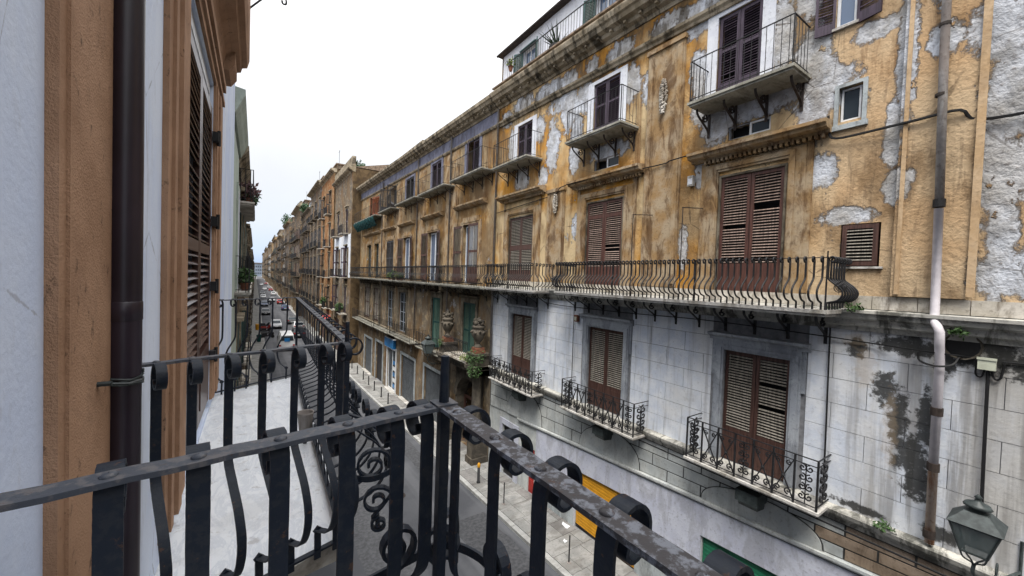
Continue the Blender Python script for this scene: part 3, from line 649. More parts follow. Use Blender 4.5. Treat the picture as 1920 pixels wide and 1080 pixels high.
# upper doors with their rods and slabs
for i, (a, b, c) in enumerate(UD):
    y0, y1 = ((3.52,5.88),(8.05,10.58),(12.95,15.7))[i]
    m = MB(); m.box(9.97,10.0,a-.28,a,c,7.1); m.box(9.97,10.0,b,b+.28,c,7.1); m.box(9.97,10.0,a,b,6.98,7.1); add('door_surround', m, b1, None, 'pent')
    room(b1, 10.3, a, b, c, 6.98)
    pair(b1, 10.05, a+.02, b-.02, c+.02, 6.96, 'sh_purple', 'sl_purple', single=(i == 0), zones=((.25,.60),(.63,.965)), pitch=.062)
    n = (y1-y0)
    balcony(b1, 10.0, y0, y1, c, .86, 'straight', (1.04,1.1,1.06)[i], .15, slab='slab_dark', brackets=('iron', [y0+n*f for f in (.06,.36,.66,.95)]), bmat='iron_rust', label=('rod balcony at the dark plum upper doors', None, None)[i])
# mezzanine lights, small windows on the right
for a, b, z0, z1 in mez:
    room(b1, 10.28, a, b, z0, z1); m = MB(); c = (a+b)/2
    casement(b1, 10.08, a, c, z0, z1, 'white_wood', 'glass', 1); m.box(10.05,10.12,c,b,z1-.03,z1); m.box(10.05,10.12,c,b,z0,z0+.03); m.box(10.05,10.12,b-.03,b,z0,z1); add('window_frame', m, b1, None, 'frame_grey')
room(b1, 10.28, 2.62, 3.0, 3.45, 4.15); casement(b1, 10.1, 2.66, 2.98, 3.47, 4.13, 'white_wood', 'glass', 1, name='small_window', fw=.035)
m = MB(); m.box(9.97,10.02,2.55,2.62,3.38,4.22); m.box(9.97,10.02,3.0,3.07,3.38,4.22); m.box(9.97,10.02,2.62,3.0,4.15,4.22); m.box(9.94,10.02,2.52,3.08,3.28,3.38); add('window_surround', m, b1, None, 'stone_grey')
room(b1, 10.28, 2.24, 2.85, .47, 1.33); leaf(b1, T((10.0,2.27,.49)), .55, .82, 'sh_brown', 'sl_brown', ((.10,.90),), .06, True)
m = MB(); m.box(9.95,10.0,2.18,2.9,.43,.47); add('window_sill', m, b1, None, 'slab_w')
room(b1, 10.28, 2.78, 3.13, 5.42, 7.0); casement(b1, 10.06, 2.79, 3.12, 5.43, 7.0, 'white_wood', 'glass_blue', 1, name='upper_window')
leaf(b1, T((9.99,3.13,5.36)) @ RZ(rad(14)), .34, 1.7, 'sh_purple', 'sl_purple', ((.12,.93),), .058, True); leaf(b1, T((9.99,2.78,5.36)) @ RZ(pi-rad(14)) @ SC(-1,1,1), .40, 1.7, 'sh_purple', 'sl_purple', ((.12,.93),), .058, True)
m = MB(); m.box(9.94,10.0,2.74,3.17,5.37,5.42); add('window_sill', m, b1, None, 'slab_w')
# window off to the right
room(b1, 10.3, -1.2, .1, -.3, 2.8); pair(b1, 10.05, -1.19, .09, -.29, 2.79, 'sh_red', 'sl_red', single=False)
# pilasters with fruit festoons
def pilaster(y0, y1, z0, z1, fest):
    m = MB(); m.box(9.93,10.0,y0,y1,z0,z1); w_ = y1-y0
    m.box(9.89,9.93,y0+.05,y0+.2,z0+.1,z1-.1); m.box(9.89,9.93,y1-.2,y1-.05,z0+.1,z1-.1); m.box(9.87,9.995,y0-.04,y1+.04,z1,z1+.13)
    p = add('pilaster', m, b1, None, 'ochre_trim')
    if fest:
        c, a, b = fest; f = MB(); n = 44
        for i in range(n):
            t = i/(n-1); z = a+(b-a)*t; r = .05+.075*sin(pi*min(1,t*1.1))
            for s_ in (-1,0,1): f.ball((9.86+random.uniform(-.02,.02)-.03*(s_==0), c+s_*r*.8+random.uniform(-.02,.02), z), random.uniform(.028,.045), 6, 4)
        add('fruit_festoon', f, p, None, 'slab', True)
pilaster(6.52,7.72,-.1,6.9,(7.12,5.95,5.0)); pilaster(11.4,12.45,-.1,3.5,(11.85,3.35,2.65))
m = MB()
m.box(9.90,9.995,1.12,2.04,-.09,7.2); add('corner_pilaster', m, b1, None, 'ochre'); m = MB()
for a, b, xx in ((1.02,1.115,9.86),(1.93,1.99,9.875)): m.box(xx,9.899,a,b,-.05,7.1)
add('pilaster_moulding', m, b1, None, 'peach')
# architrave, frieze and cornice
SL = .03
def slope_prism(nm, pr, y0, y1, mat, b=b1, sl=SL, z0=0.0):
    m = MB(); m.prism_y([(x_, z_+sl*(y0)) for x_, z_ in pr], y0, y1, sl*(y1-y0)); return add(nm, m, b, None, mat)
slope_prism('architrave', [(10.0,6.93),(9.92,6.93),(9.90,7.0),(9.83,7.05),(9.81,7.12),(10.0,7.15)], Y0, Y1, 'cornice')
slope_prism('frieze', [(10.0,7.16),(9.965,7.16),(9.965,7.86),(10.0,7.86)], Y0, Y1, 'ochre')
slope_prism('cornice', [(10.2,7.82),(9.92,7.82),(9.88,7.92),(9.74,7.96),(9.70,8.06),(9.52,8.10),(9.47,8.22),(9.40,8.26),(9.36,8.40),(9.36,8.45),(10.2,8.55)], Y0, Y1, 'cornice')
y = Y0+.3
while y < Y1-.2: add('modillion', unit_cube('cornice','modillion'), b1, T((9.72, y, 8.01+SL*y)) @ SC(.22,.10,.07)); y += .58
m = MB(); m.box(9.5,19,Y0,Y1,8.56,8.62,None,SL*(Y1-Y0)); add('roof_terrace', m, b1, None, 'tile')
# penthouse set back on the roof
m = MB(); PW = [(15.2,16.2,9.0,11.35),(10.2,11.2,9.0,11.2)]
wall(m, 11.1, 3.0, 18.2, 8.5, 12.0, PW, .25); m.poly([(11.1,18.2,8.5),(16,18.2,8.5),(16,18.2,12),(11.1,18.2,12)]); add('penthouse_wall', m, b1, None, 'pent')
m = MB(); m.box(11.08,16,18.15,18.25,8.4,12.0); add('penthouse_end_wall', m, b1, None, 'beige_pl')
m = MB(); m.box(10.85,16.3,2.8,18.35,12.0,12.16); m.tube([(10.83,2.8,12.06),(10.83,18.4,12.06)], .06, 6); add('penthouse_roof', m, b1, None, 'iron_rust')
for a, b, z0, z1 in PW:
    room(b1, 11.34, a, b, z0, z1, 'curtain'); casement(b1, 11.2, a+.02, b-.02, z0, z1-.02, 'white_wood', 'glass_blue', 2, name='penthouse_window')
    pair(b1, 11.06, a-.02, b+.02, z0+.1, z1, 'sh_green', 'sl_green', single=False, a0=rad(150), a1=rad(150), zones=((.06,.95),))
    m = MB(); m.box(10.9,11.1,a-.15,b+.15,z1+.02,z1+.07); add('window_hood', m, b1, None, 'sh_green')
s = add('roof_railing', MB().box(9.68,9.71,3.0,15.6,9.83,9.86,None,.2).box(9.68,9.71,3.0,15.6,8.86,8.88,None,.2), b1, None, 'iron_far')
if True:
    k = MB().tube([(0,0,0),(0,0,1.2)], .009, 5).mesh('baluster','iron_far'); y = 3.05
    while y < 15.6: add('baluster', k, s, T((9.695, y, 8.66+.016*(y-3)))); y += .155
# pots on the roof terrace
t = thing('agave_pot', 'spiky agave in a dark pot behind the roof railing', 'potted plant', (10.2,12.5,8.99))
add('pot', MB().lathe((10.2,12.5,9.0),[(.01,0),(.28,0),(.36,.5),(.36,.56),(.30,.56),(.01,.5)],12,False), t, None, 'sh_dark')
m = MB()
for i in range(26):
    a = random.uniform(0,6.28); e_ = random.uniform(.3,1.25); L = random.uniform(.55,1.1); d_ = Vector((cos(a)*cos(e_),sin(a)*cos(e_),sin(e_))); p = Vector((10.2,12.5,9.5)); sd_ = d_.cross(Vector((0,0,1))).normalized()*.035
    q = p+d_*L*.5+Vector((0,0,.02)); m.poly([p-sd_,p+sd_,q+sd_,p+d_*L,q-sd_])
add('foliage', m, t, None, 'leaf_dark')
plant('yellow_flower_pot', 'yellow green pot plant hung on the roof railing end', (9.62,15.1,9.5), .24, 90, .09, 'leaf_dry')
# downpipes
def pipe(bld, nm, pts, r, mat, n=10): return add(nm, MB().tube(pts, r, n), bld, None, mat, True)
pipe(b1, 'grey_downpipe', [(9.80,1.56,8.3),(9.80,1.52,4),(9.80,1.47,1.62)], .062, 'pipe_grey')
dp = pipe(b1, 'white_downpipe', [(9.80,1.47,1.46),(9.80,1.44,-.40),(9.74,1.42,-.52),(9.68,1.38,-.58),(9.66,1.35,-.66),(9.72,1.35,-.9),(9.84,1.35,-1.2),(9.84,1.35,-3.0)], .062, 'pipe_pink')
pipe(b1, 'rusty_downpipe', [(9.84,1.35,-3.0),(9.84,1.34,-4.36)], .064, 'pipe_rust')
for zz in (1.55,-2.05,-3.02,-4.2): add('pipe_collar', MB().lathe((9.80 if zz > 0 else 9.84, 1.47 if zz > 0 else 1.35, zz-.07),[(.06,0),(.08,0),(.08,.14),(.06,.14)],12,False), b1, None, 'black' if zz > 0 else 'iron_rust')
for zz in (6.2,4.6,3.4): add('pipe_clamp', MB().lathe((9.80,1.53,zz),[(.06,0),(.075,0),(.075,.05),(.06,.05)],12,False), b1, None, 'iron_rust')
pipe(b1, 'grey_downpipe', [(9.86,16.45,8.3),(9.86,16.45,-4.2)], .05, 'pipe_grey')
# ---------------- cables and fittings on the wall
def cable(label, pts, r=.014, mat='black', group=None, name='wall_cable'):
    o = add(name, MB().tube(spline(pts, 4), r, 5), None, None, mat); o['label'] = label; o['category'] = 'cable'
    if group: o['group'] = group
    return o
cable('thick black cable looping past the small white framed window', [(9.93,3.15,3.62),(9.93,3.12,3.3),(9.93,3.0,3.12),(9.90,2.4,3.10),(9.84,1.75,3.10),(9.84,1.3,3.1),(9.93,1.1,2.9),(9.93,.3,2.86),(9.93,-1,2.95)], .026)
cable('black cable strung across the ochre wall between two door hoods', [(9.93,16.4,3.2),(9.93,13,3.35),(9.93,11.9,3.42),(9.60,10.9,3.55),(9.88,7.3,3.5),(9.84,6.8,3.52),(9.6,6.1,3.45)], .018)
cable('thin cable sagging below the long balcony on white wall', [(9.93,12.3,-.95),(9.93,11,-1.0),(9.9,8,-.98),(9.9,5.6,-.93),(9.92,3.2,-.98),(9.92,2.2,-1.02),(9.75,1.4,-1.03),(9.92,1.1,-1.05),(9.95,.97,-1.1),(9.95,.96,-1.32),(9.95,.90,-1.35),(9.95,.87,-1.22)], .013)
cable('dark vertical conduit down the white wall beside balcony end', [(9.94,2.92,-.8),(9.94,2.9,-2.5),(9.94,2.88,-4.4)], .017)
cable('thin vertical wire beside the square lamp box', [(9.95,10.62,-.8),(9.95,10.62,-2.5),(9.95,10.6,-4.3)], .012)
cable('conduit from cream junction box down to the street lantern', [(9.93,.83,-1.22),(9.93,.82,-2.2),(9.93,.80,-3.9)], .024)
cable('cable leaving cream junction box to the right', [(9.95,.80,-1.22),(9.95,.76,-1.36),(9.95,.70,-1.33),(9.95,.67,-1.12),(9.95,.6,-1.06),(9.95,-.4,-1.05)], .015)
cable('cable along the ledge under the low balconies', [(9.77,16.2,-4.75),(9.75,12,-4.78),(9.74,7,-4.76),(9.75,2,-4.76),(9.75,-1,-4.8)], .02)
cable('loop of cable round the white downpipe', [(9.9,1.62,-1.08),(9.76,1.58,-1.2),(9.70,1.38,-1.25),(9.76,1.2,-1.2),(9.9,1.15,-1.08)], .018)
t = thing('junction_box', 'cream junction box on the white wall above the lantern', 'junction box', (9.93,.84,-1.22)); add('case', MB().box(9.86,9.97,.75,.94,-1.22,-1.03), t, None, 'box_cream'); add('lid', MB().box(9.848,9.862,.74,.95,-1.06,-1.02), t, None, 'box_cream')
t = thing('wall_box', 'small pale box on ochre wall left of the nearest tall red door', 'electric box', (9.9,6.15,2.75)); add('case', MB().box(9.88,9.99,6.08,6.24,2.7,2.98), t, None, 'slab_w'); add('lid', MB().box(9.87,9.88,6.10,6.22,2.74,2.90), t, None, 'pent')
t = thing('wall_lamp', 'small square wall lamp between two slate framed windows', 'wall lamp', (9.9,10.42,-1.5)); add('case', MB().box(9.84,9.97,10.33,10.5,-1.52,-1.28), t, None, 'terracotta'); add('glass', MB().box(9.83,9.84,10.36,10.47,-1.48,-1.34), t, None, 'box_cream')
# main bellied balcony and the next one
balcony(b1, 10.0, 2.68, 10.62, -.40, 1.08, 'belly', 1.0, .135, slab='slab_w', th=.13, brackets=('iron',[3.0+i*.69 for i in range(12)]), label='long balcony with bellied iron balusters', rb=.019)
balcony(b1, 10.0, 11.85, 15.6, -.45, 1.08, 'belly', 1.04, .15, slab='slab_w', th=.13, brackets=('iron',[12.2+i*.75 for i in range(5)]), rb=.018)
m = MB()
for sg, yy in ((-1,2.62),(1,10.7)):
    for q in range(3): spiral_strip(m, (8.95+q*.09, yy+sg*.10, .02+.02*q), (0,1,0), (0,0,1), (1,0,0), .10, .02, 1.4*sg, .02, .012, pi/2, 18)
add('corner_scroll', m, b1, None, 'iron_far')
for y_, a_ in ((7.33,-.62),(5.78,-.5)):
    add('awning_frame', MB().tube([(9.02,y_,-.4),(9.02,y_,1.96),(9.02,y_+a_,1.86)], .013, 5).tube([(9.02,y_+.02,1.95),(9.95,y_+.02,2.05)], .011, 5), b1, None, 'iron_rust')
# ---------------- ground floor of the palace
GO = [(14.25,15.3,zg(15)-.05,-6.95),(12.75,13.2,zg(13)-.05,-7.3),(7.5,10.2,zg(8.5)-.05,-6.72),(2.85,5.42,zg(4)-.05,-6.5),(-1.8,.9,zg(0)-.05,-6.5)]
m = wall(MB(), 10.0, Y0, Y1, -11, -4.70, GO, .5); add('ground_floor_wall', m, b1, None, 'band_grey')
for a, b, z0, z1 in GO: room(b1, 10.45, a, b, z0, z1)
def sloped(nm, x0, x1, y0, y1, za, zb, mat, f=-.07):     # slab between two lines that follow the street's fall
    m = MB(); m.box(x0,x1,y0,y1,za+f*y0,zb+f*y0,None,f*(y1-y0)); return add(nm, m, b1, None, mat)
# painted shop fronts: fascia and piers
sf = sloped('shop_fascia', 9.95, 9.999, 1.6, 12.62, -6.28, -5.45, 'lavender')
m = MB()
for a, b in ((10.22,12.6),(5.44,7.48),(1.62,2.83)): m.box(9.952,9.999,a,b,-10,-6.40-.0*a)
m.box(9.951,9.999,2.83,5.44,-6.5,-6.40); m.box(9.951,9.999,7.48,10.22,-6.72,-6.60)
add('shop_pier', m, b1, None, 'lavender')
m = MB(); m.box(9.951,9.998,7.48,10.22,-6.62,-6.3); add('shop_lintel', m, b1, None, 'lavender')
for a, b in ((10.24,12.6),(5.46,7.46),(1.64,2.81)): sloped('pier_dado', 9.93, 9.952, a, b, -9.2, -8.0, 'stone_grey', -.045)
m = MB(); m.prism_y([(10.0,-5.40-.07*1.5),(9.90,-5.40-.07*1.5),(9.88,-5.36-.07*1.5),(9.88,-5.30-.07*1.5),(10.0,-5.28-.07*1.5)], 1.5, 14.0, -.07*12.5); add('fascia_moulding', m, b1, None, 'band_grey')
def roller(bld, x, y0, y1, z0, z1, mat, pitch=.105, name='roller_shutter'):
    m = MB(); m.box(x+.01,x+.02,y0,y1,z0,z1); o = add(name, m, bld, None, 'dark'); n = int((z1-z0)/pitch)
    k = ('rl', mat)
    if k not in SH: SH[k] = MB().prism_y([(0,-.5),(-.018,-.42),(-.018,.2),(-.006,.42),(0,.5)],0,1).mesh('shutter_slat', mat)
    for i in range(n): add('shutter_slat', SH[k], o, T((x, y0, z0+(i+.5)*(z1-z0)/n)) @ SC(1,y1-y0,(z1-z0)/n*.97))
    add('bottom_bar', MB().box(x-.03,x+.01,y0,y1,z0-.0,z0+.05), o, None, 'iron_rust'); return o
zb = zg(8.5)+.14; roller(b1, 10.04, 7.52, 10.18, zb, -6.74, 'yellow'); zb = zg(4)+.14; roller(b1, 10.06, 2.87, 5.40, zb, -6.52, 'green_sh'); roller(b1, 10.06, -1.78, .88, zg(0)+.14, -6.52, 'grey_sh')
# iron door and red door by the portal
m = MB(); m.box(10.1,10.14,14.27,15.28,zg(14.8)+.1,-6.97); d_ = add('iron_door', m, b1, None, 'sh_dark')
for q in range(7): add('bar', unit_cube('iron_far','bar'), d_, T((10.08,14.36+q*.14,-7.35)) @ SC(.02,.02,.7))
for q in range(2):
    for r in range(2): add('panel', unit_cube('sh_dark','panel'), d_, T((10.09,14.52+q*.5,zg(14.8)+.6+r*.75)) @ SC(.03,.38,.6))
m = MB(); m.box(9.94,9.998,13.95,14.25,-10,-6.7); m.box(9.94,9.998,15.3,15.5,-10,-6.7); m.box(9.94,9.998,14.25,15.3,-6.95,-6.7); add('door_surround', m, b1, None, 'lavender')
m = MB(); m.box(10.05,10.1,12.77,13.18,zg(13)+.1,-7.32); d_ = add('red_door', m, b1, None, 'red')
for r in range(3): add('panel', unit_cube('red','panel'), d_, T((10.045,12.97,zg(13)+.45+r*.58)) @ SC(.03,.28,.46))
# stucco ashlar above the shops: two courses, with a round-headed plate under each balcony lamp
def zf(y): return -5.28-.07*y
m = MB(); m.box(9.975,10.0,-1,16.5,zf(-1)-.05,-4.73); m.v = [(x_,y_,(zf(y_) if z_ < -5 else z_)) for x_,y_,z_ in m.v]; add('band_backing', m, b1, None, 'joint_dark')
y = -1.5; q = 0
while y < 16.4:
    L = 1.0; y2 = min(y+L,16.45)
    for r in range(3):
        o_ = (0,.5,0)[r]*L; ya, yb_ = y+o_, min(y2+o_,16.45); f = MB()
        def zz(yy, k_): return zf(yy)+(-4.74-zf(yy))*k_/3
        g0_ = .018; v = [(ya+g0_,zz(ya,r)+g0_),(yb_-g0_,zz(yb_,r)+g0_),(yb_-g0_,zz(yb_,r+1)-g0_),(ya+g0_,zz(ya,r+1)-g0_)]
        fr = [(9.958,p,z_) for p,z_ in v]; bk = [(9.98,p,z_) for p,z_ in v]; f.poly(fr)
        for j in range(4): f.poly([fr[j],fr[(j+1)%4],bk[(j+1)%4],bk[j]])
        add('stucco_block', f, b1, None, 'band_grey' if y > 1.9 else 'band_brown')
    y = y2; q += 1
for i, c in enumerate((4.15,8.75,13.6)):
    for k_, xf, xb, mt, nm in ((1.0,9.930,9.957,'band_grey','round_plate'),(1.025,9.951,9.960,'joint_dark','plate_joint')):
        f = MB(); n = 22; rw = 1.3*k_; rh = (-4.98-zf(c))*k_; pts = [(xf, c+rw*cos(pi*q/n), zf(c+rw*cos(pi*q/n))+rh*sin(pi*q/n)**.8) for q in range(n+1)]; back = [(xb,p[1],p[2]) for p in pts]; f.poly(pts)
        for q in range(n): f.poly([pts[q],pts[q+1],back[q+1],back[q]])
        add(nm, f, b1, None, mt)
# greenery in the gutter hole and on the ledges
t = thing('gutter_hole', 'dark drain hole with green weeds beside the white downpipe', 'drain hole', (9.9,1.12,-.85))
add('rim', MB().lathe((9.94,1.12,-.88),[(.20,0),(.23,-.02),(.23,.06),(.20,.06)],14,False,'x'), t, None, 'portal'); add('hole', MB().lathe((9.96,1.12,-.88),[(0,0),(.20,0),(.20,.02),(0,.02)],14,False,'x'), t, None, 'black')
add('weeds', MB().leaves((9.80,1.16,-.64), .13, 110, .035, .6), t, None, 'leaf')
for i, (c, r, n) in enumerate((((9.72,2.5,-.35),.14,90),((9.75,2.85,-.42),.12,70),((9.80,1.9,-4.38),.16,60))):
    o = add('ledge_weeds', MB().leaves(c, r, n, .045, .45), None, None, 'leaf'); o['category'] = 'weeds'
    o['label'] = ('tuft of green weeds on the string course past the balcony end', 'weeds growing at the foot of the long balcony corner', 'low weeds on the lower ledge under black mould stains')[i]
# ================================================================== house with the portal (x = 10, y 16.6 .. 46.5)
b2 = thing('portal_house', 'long ochre house with lavender frieze and dark stone portal carrying urns', 'building', (12,31,zg(31)))
A0, A1 = 16.58, 46.4
MM = [(18.3,20.2,'half'),(23.9,25.6,'open'),(29.2,31.0,'open'),(33.5,35.7,'shut'),(38.3,40.0,'glass'),(41.2,43.2,'glass')]
UU = [(18.5,20.0,16.75,20.5,'sh_purple'),(23.6,25.2,21.3,25.7,'sh_purple'),(28.8,30.6,26.3,30.9,'sh_dark'),(33.2,35.0,32.0,36.0,'sh_dark'),(38.6,41.0,37.0,46.0,'sh_orange')]
LL = [(18.35,19.85,'green'),(23.1,24.5,'green'),(29.9,31.7,'glass'),(33.4,35.1,'glass'),(38.0,39.7,'brown'),(41.6,43.4,'brown')]
SHOP = [(22.7,25.6,-6.35,'roller'),(27.6,30.7,-6.45,'roller'),(32.2,34.6,-6.5,'shop'),(36.2,38.6,-6.6,'door'),(40.2,43.2,-6.8,'roller')]
ops = [(a,b,-.42,2.95) for a,b,_ in MM]+[(a,b,5.4,7.55) for a,b,*_ in UU]+[(a,b,-4.7,-1.45) for a,b,_ in LL]
add('wall', wall(MB(), 10.0, A0, A1, -.5, 9.0, ops[:11], .34), b2, None, 'ochre2')
add('middle_wall', wall(MB(), 10.0, A0, A1, -5.0, -.5, ops[11:], .34), b2, None, 'dirty_wall')
sops = [(a,b,-11,zt) for a,b,zt,_ in SHOP]+[(17.5,20.1,-11,-5.55)]
add('ground_floor_wall', wall(MB(), 10.0, A0, A1, -11.2, -5.0, sops, .5), b2, None, 'dirty_wall')
bd = MB(); bd.box(10.5,19,A0+.02,17.2,-11.2,9); bd.box(10.5,19,20.3,A1-.02,-11.2,9); bd.box(10.5,19,17.2,20.3,-5,9); bd.box(14.5,19,17.2,20.3,-11.2,-5); add('rear_body', bd, b2, None, 'dark')
for i, (a, b, k) in enumerate(MM):
    m = MB(); m.box(9.94,10.0,a-.3,a,-.1,3.1); m.box(9.94,10.0,b,b+.3,-.1,3.1); m.box(9.94,10.0,a,b,2.95,3.35); m.box(9.91,9.94,a-.12,b+.12,3.05,3.15); add('door_surround', m, b2, None, 'ochre_trim')
    m = MB(); m.prism_y([(10.0,3.85),(9.8,3.9),(9.7,3.98),(9.66,4.02),(9.66,4.1),(10.0,4.16)], a-.85, b+.85); add('door_hood', m, b2, None, 'ochre_trim')
    room(b2, 10.33, a, b, -.42, 2.95, 'curtain' if k in ('half','open') else 'dark')
    if k != 'shut': casement(b2, 10.2, a+.02, b-.02, -.4, 2.9, 'white_wood' if k != 'glass' else 'sh_green', 'glass_blue' if k != 'glass' else 'glass', 2, 3 if k == 'glass' else 1, name='glazed_door', fw=.08)
    z = ((.28,.52),(.56,.96))
    if k == 'half': pair(b2, 9.97, a, b, -.38, 2.93, 'sh_brown', 'sl_brown', False, a0=rad(8), a1=rad(172), zones=z)
    if k == 'open': pair(b2, 9.93, a, b, -.38, 2.93, 'sh_brown', 'sl_dark', False, a0=rad(168), a1=rad(172), zones=z)
    if k == 'shut': pair(b2, 10.0, a, b, -.38, 2.93, 'sh_dark', 'sl_dark', False, zones=z)
for i, (a, b, y0, y1, s_) in enumerate(UU):
    room(b2, 10.33, a, b, 5.4, 7.55)
    pair(b2, 10.03, a, b, 5.42, 7.53, s_, s_.replace('sh_','sl_'), False, a0=(0,0,0,rad(100),rad(20))[i], a1=(rad(25),0,0,rad(110),rad(30))[i], zones=((.25,.96),))
    m = MB(); m.box(9.95,10.0,a-.25,a,5.4,7.7); m.box(9.95,10.0,b,b+.25,5.4,7.7); m.box(9.95,10.0,a,b,7.55,7.7); add('door_surround', m, b2, None, ('lav_band','lav_band','lav_band','dirty','dirty')[i])
    balcony(b2, 10.0, y0, y1, (5.42,5.45,5.5,5.5,5.5)[i], .85, 'straight', 1.05, .17 if i < 3 else .24, slab='slab_dark', brackets=('iron',[y0+.3+q*(y1-y0-.6)/3 for q in range(4)]), bmat='iron_rust', single=i < 3)
for i, (a, b, k) in enumerate(LL):
    m = MB(); m.box(9.94,10.0,a-.26,a,-4.7,-1.2); m.box(9.94,10.0,b,b+.26,-4.7,-1.2); m.box(9.94,10.0,a,b,-1.45,-1.2); m.prism_y([(10,-1.2),(9.88,-1.14),(9.84,-1.06),(10,-1.02)],a-.35,b+.35); add('window_surround', m, b2, None, 'dirty')
    room(b2, 10.33, a, b, -4.7, -1.45)
    if k == 'glass': casement(b2, 10.12, a, b, -4.68, -1.47, 'frame_grey', 'glass', 2, 4, name='glazed_door', fw=.07)
    else: pair(b2, 10.04, a, b, -4.68, -1.47, 'sh_'+k, 'sl_'+k, False, zones=((.05,.5),(.53,.97)), a0=rad(25) if i == 1 else 0)
# horizontal mouldings
m = MB(); m.prism_y([(10,-.95),(9.93,-.93),(9.90,-.7),(9.84,-.6),(9.82,-.5),(10,-.48)], A0, A1); m.prism_y([(10,-5.05),(9.9,-5.02),(9.84,-4.92),(9.82,-4.84),(10,-4.82)], 20.9, A1); add('string_course', m, b2, None, 'cornice')
def sp2(nm, pr, mat, sl=.022):
    m = MB(); m.prism_y(pr, A0, A1, sl*(A1-A0)); return add(nm, m, b2, None, mat)
sp2('frieze', [(10,7.62),(9.965,7.62),(9.965,8.36),(10,8.36)], 'lav_band'); sp2('architrave', [(10,7.50),(9.92,7.52),(9.88,7.6),(9.88,7.64),(10,7.65)], 'cornice')
sp2('cornice', [(10.3,8.32),(9.92,8.32),(9.88,8.42),(9.72,8.46),(9.68,8.56),(9.5,8.6),(9.44,8.72),(9.38,8.76),(9.36,8.92),(10.3,9.15)], 'cornice')
y = A0+.3
while y < A1-.2: add('modillion', unit_cube('cornice','modillion'), b2, T((9.70,y,8.51+.022*(y-A0))) @ SC(.22,.11,.07)); y += .62
m = MB(); m.prism_y([(9.75,8.98),(9.8,9.05),(14,10.4),(18,9.0)], A0, A1, .022*(A1-A0)); add('roof', m, b2, None, 'tile')
m = MB(); m.box(9.9,10.3,27.0,33.5,9.1,9.75); m.box(9.95,10.3,36,46.2,9.4,9.9); add('parapet', m, b2, None, 'cornice')
for yy in (21.9,27.6,37.0): pipe(b2, 'grey_downpipe', [(9.86,yy,8.5),(9.86,yy,-4.9)], .055, 'pipe_grey', 7)
for a, b in ((20.9,22.7),(26.3,27.9),(31.7,32.9),(36.4,37.8)):
    m = MB(); m.box(9.93,10,a,b,-.45,7.5); m.box(9.9,9.93,a+.15,b-.15,-.3,7.3); add('pilaster', m, b2, None, 'ochre_trim')
# balconies of the main floor
for (y0,y1,sg) in ((15.72,22.9,True),(23.1,30.2,True),(30.4,37.2,False),(37.4,46.2,False)):
    balcony(b2, 10.0, y0, y1, -.48, 1.05, 'belly', 1.05, .17 if sg else .26, slab='slab_dark', th=.13, single=sg, brackets=('iron',[y0+.4+q*1.1 for q in range(int((y1-y0)/1.1))]), rb=.015)
# balconies of the middle floor
for (y0,y1,zz) in ((21.6,25.5,-4.86),(26.6,31.9,-4.9),(32.2,37.0,-4.95),(37.3,46.2,-5.0)): balcony(b2, 10.0, y0, y1, zz, .8, 'straight', 1.0, .17 if y0 < 30 else .28, slab='slab_dark', single=y0 < 30, rb=.014)
# ---- the portal: two columns on pedestals, arch, entablature, balcony and urns
PYR, PYL, PX = 16.95, 20.65, 9.42
for yy in (PYR, PYL):
    z0 = zg(yy)+.1; m = MB(); m.box(PX-.36,10,yy-.36,yy+.36,z0,z0+.35); m.box(PX-.30,10,yy-.30,yy+.30,z0+.35,z0+1.6); m.box(PX-.36,10,yy-.36,yy+.36,z0+1.6,z0+1.8)
    p = add('pedestal', m, b2, None, 'portal'); zc = z0+1.8
    add('column', MB().lathe((PX,yy,zc),[(.30,0),(.31,.08),(.26,.16),(.25,.3),(.245,1.5),(.21,3.0),(.24,3.05),(.24,3.12),(.21,3.16),(.29,3.4),(.31,3.46),(.31,-4.95-zc)],16), p, None, 'portal', True)
    m = MB(); m.box(PX-.40,10,yy-.40,yy+.40,-4.95,-4.62); m.box(PX-.50,10,yy-.50,yy+.50,-4.62,-4.45); m.box(PX-.34,9.9,yy-.34,yy+.34,-4.45,-3.95); m.box(PX-.42,9.9,yy-.42,yy+.42,-3.95,-3.82); add('impost', m, p, None, 'portal')
    for q in range(2): add('brick_course', MB().box(PX-.28+q*.04,PX+.28-q*.04,yy-.28+q*.04,yy+.28-q*.04,-3.82+q*.14,-3.69+q*.14), p, None, 'terracotta')
    u = MB().lathe((PX,yy,-3.55),[(.01,0),(.20,0),(.22,.05),(.12,.16),(.10,.22),(.24,.42),(.34,.62),(.36,.78),(.30,.88),(.26,.92),(.33,1.0),(.35,1.06),(.25,1.14),(.01,1.16)],16,False)
    uo = add('urn', u, b2, None, 'portal', True)
    f = MB()
    for q in range(46): a = random.uniform(0,6.28); r = random.uniform(.0,.27); f.ball((PX+r*cos(a),yy+r*sin(a),-2.42+random.uniform(0,.34)*(1-r)), random.uniform(.06,.11), 6, 4)
    for q in range(10): a = q*.628; f.ball((PX+.36*cos(a),yy+.36*sin(a),-2.78+.06*(q%2)), .075, 6, 4)
    add('stone_flowers', f, uo, None, 'portal', True)
m = MB(); c, r = 18.8, 1.28; zs = -6.9; n = 20
arc = [(c+r*cos(pi*q/n), zs+r*1.02*sin(pi*q/n)) for q in range(n+1)]
for xx in (9.86,):
    for q in range(n):
        (a1_,z1_),(a2_,z2_) = arc[q],arc[q+1]; m.poly([(xx,a1_,z1_),(xx,a2_,z2_),(xx,a2_,-4.95),(xx,a1_,-4.95)]); m.poly([(xx,a1_,z1_),(xx,a2_,z2_),(10.5,a2_,z2_),(10.5,a1_,z1_)])
m.box(9.86,10.5,20.09,20.3,-11,-4.95); m.box(9.86,10.5,17.28,17.51,-11,-4.95); add('portal_arch', m, b2, None, 'portal')
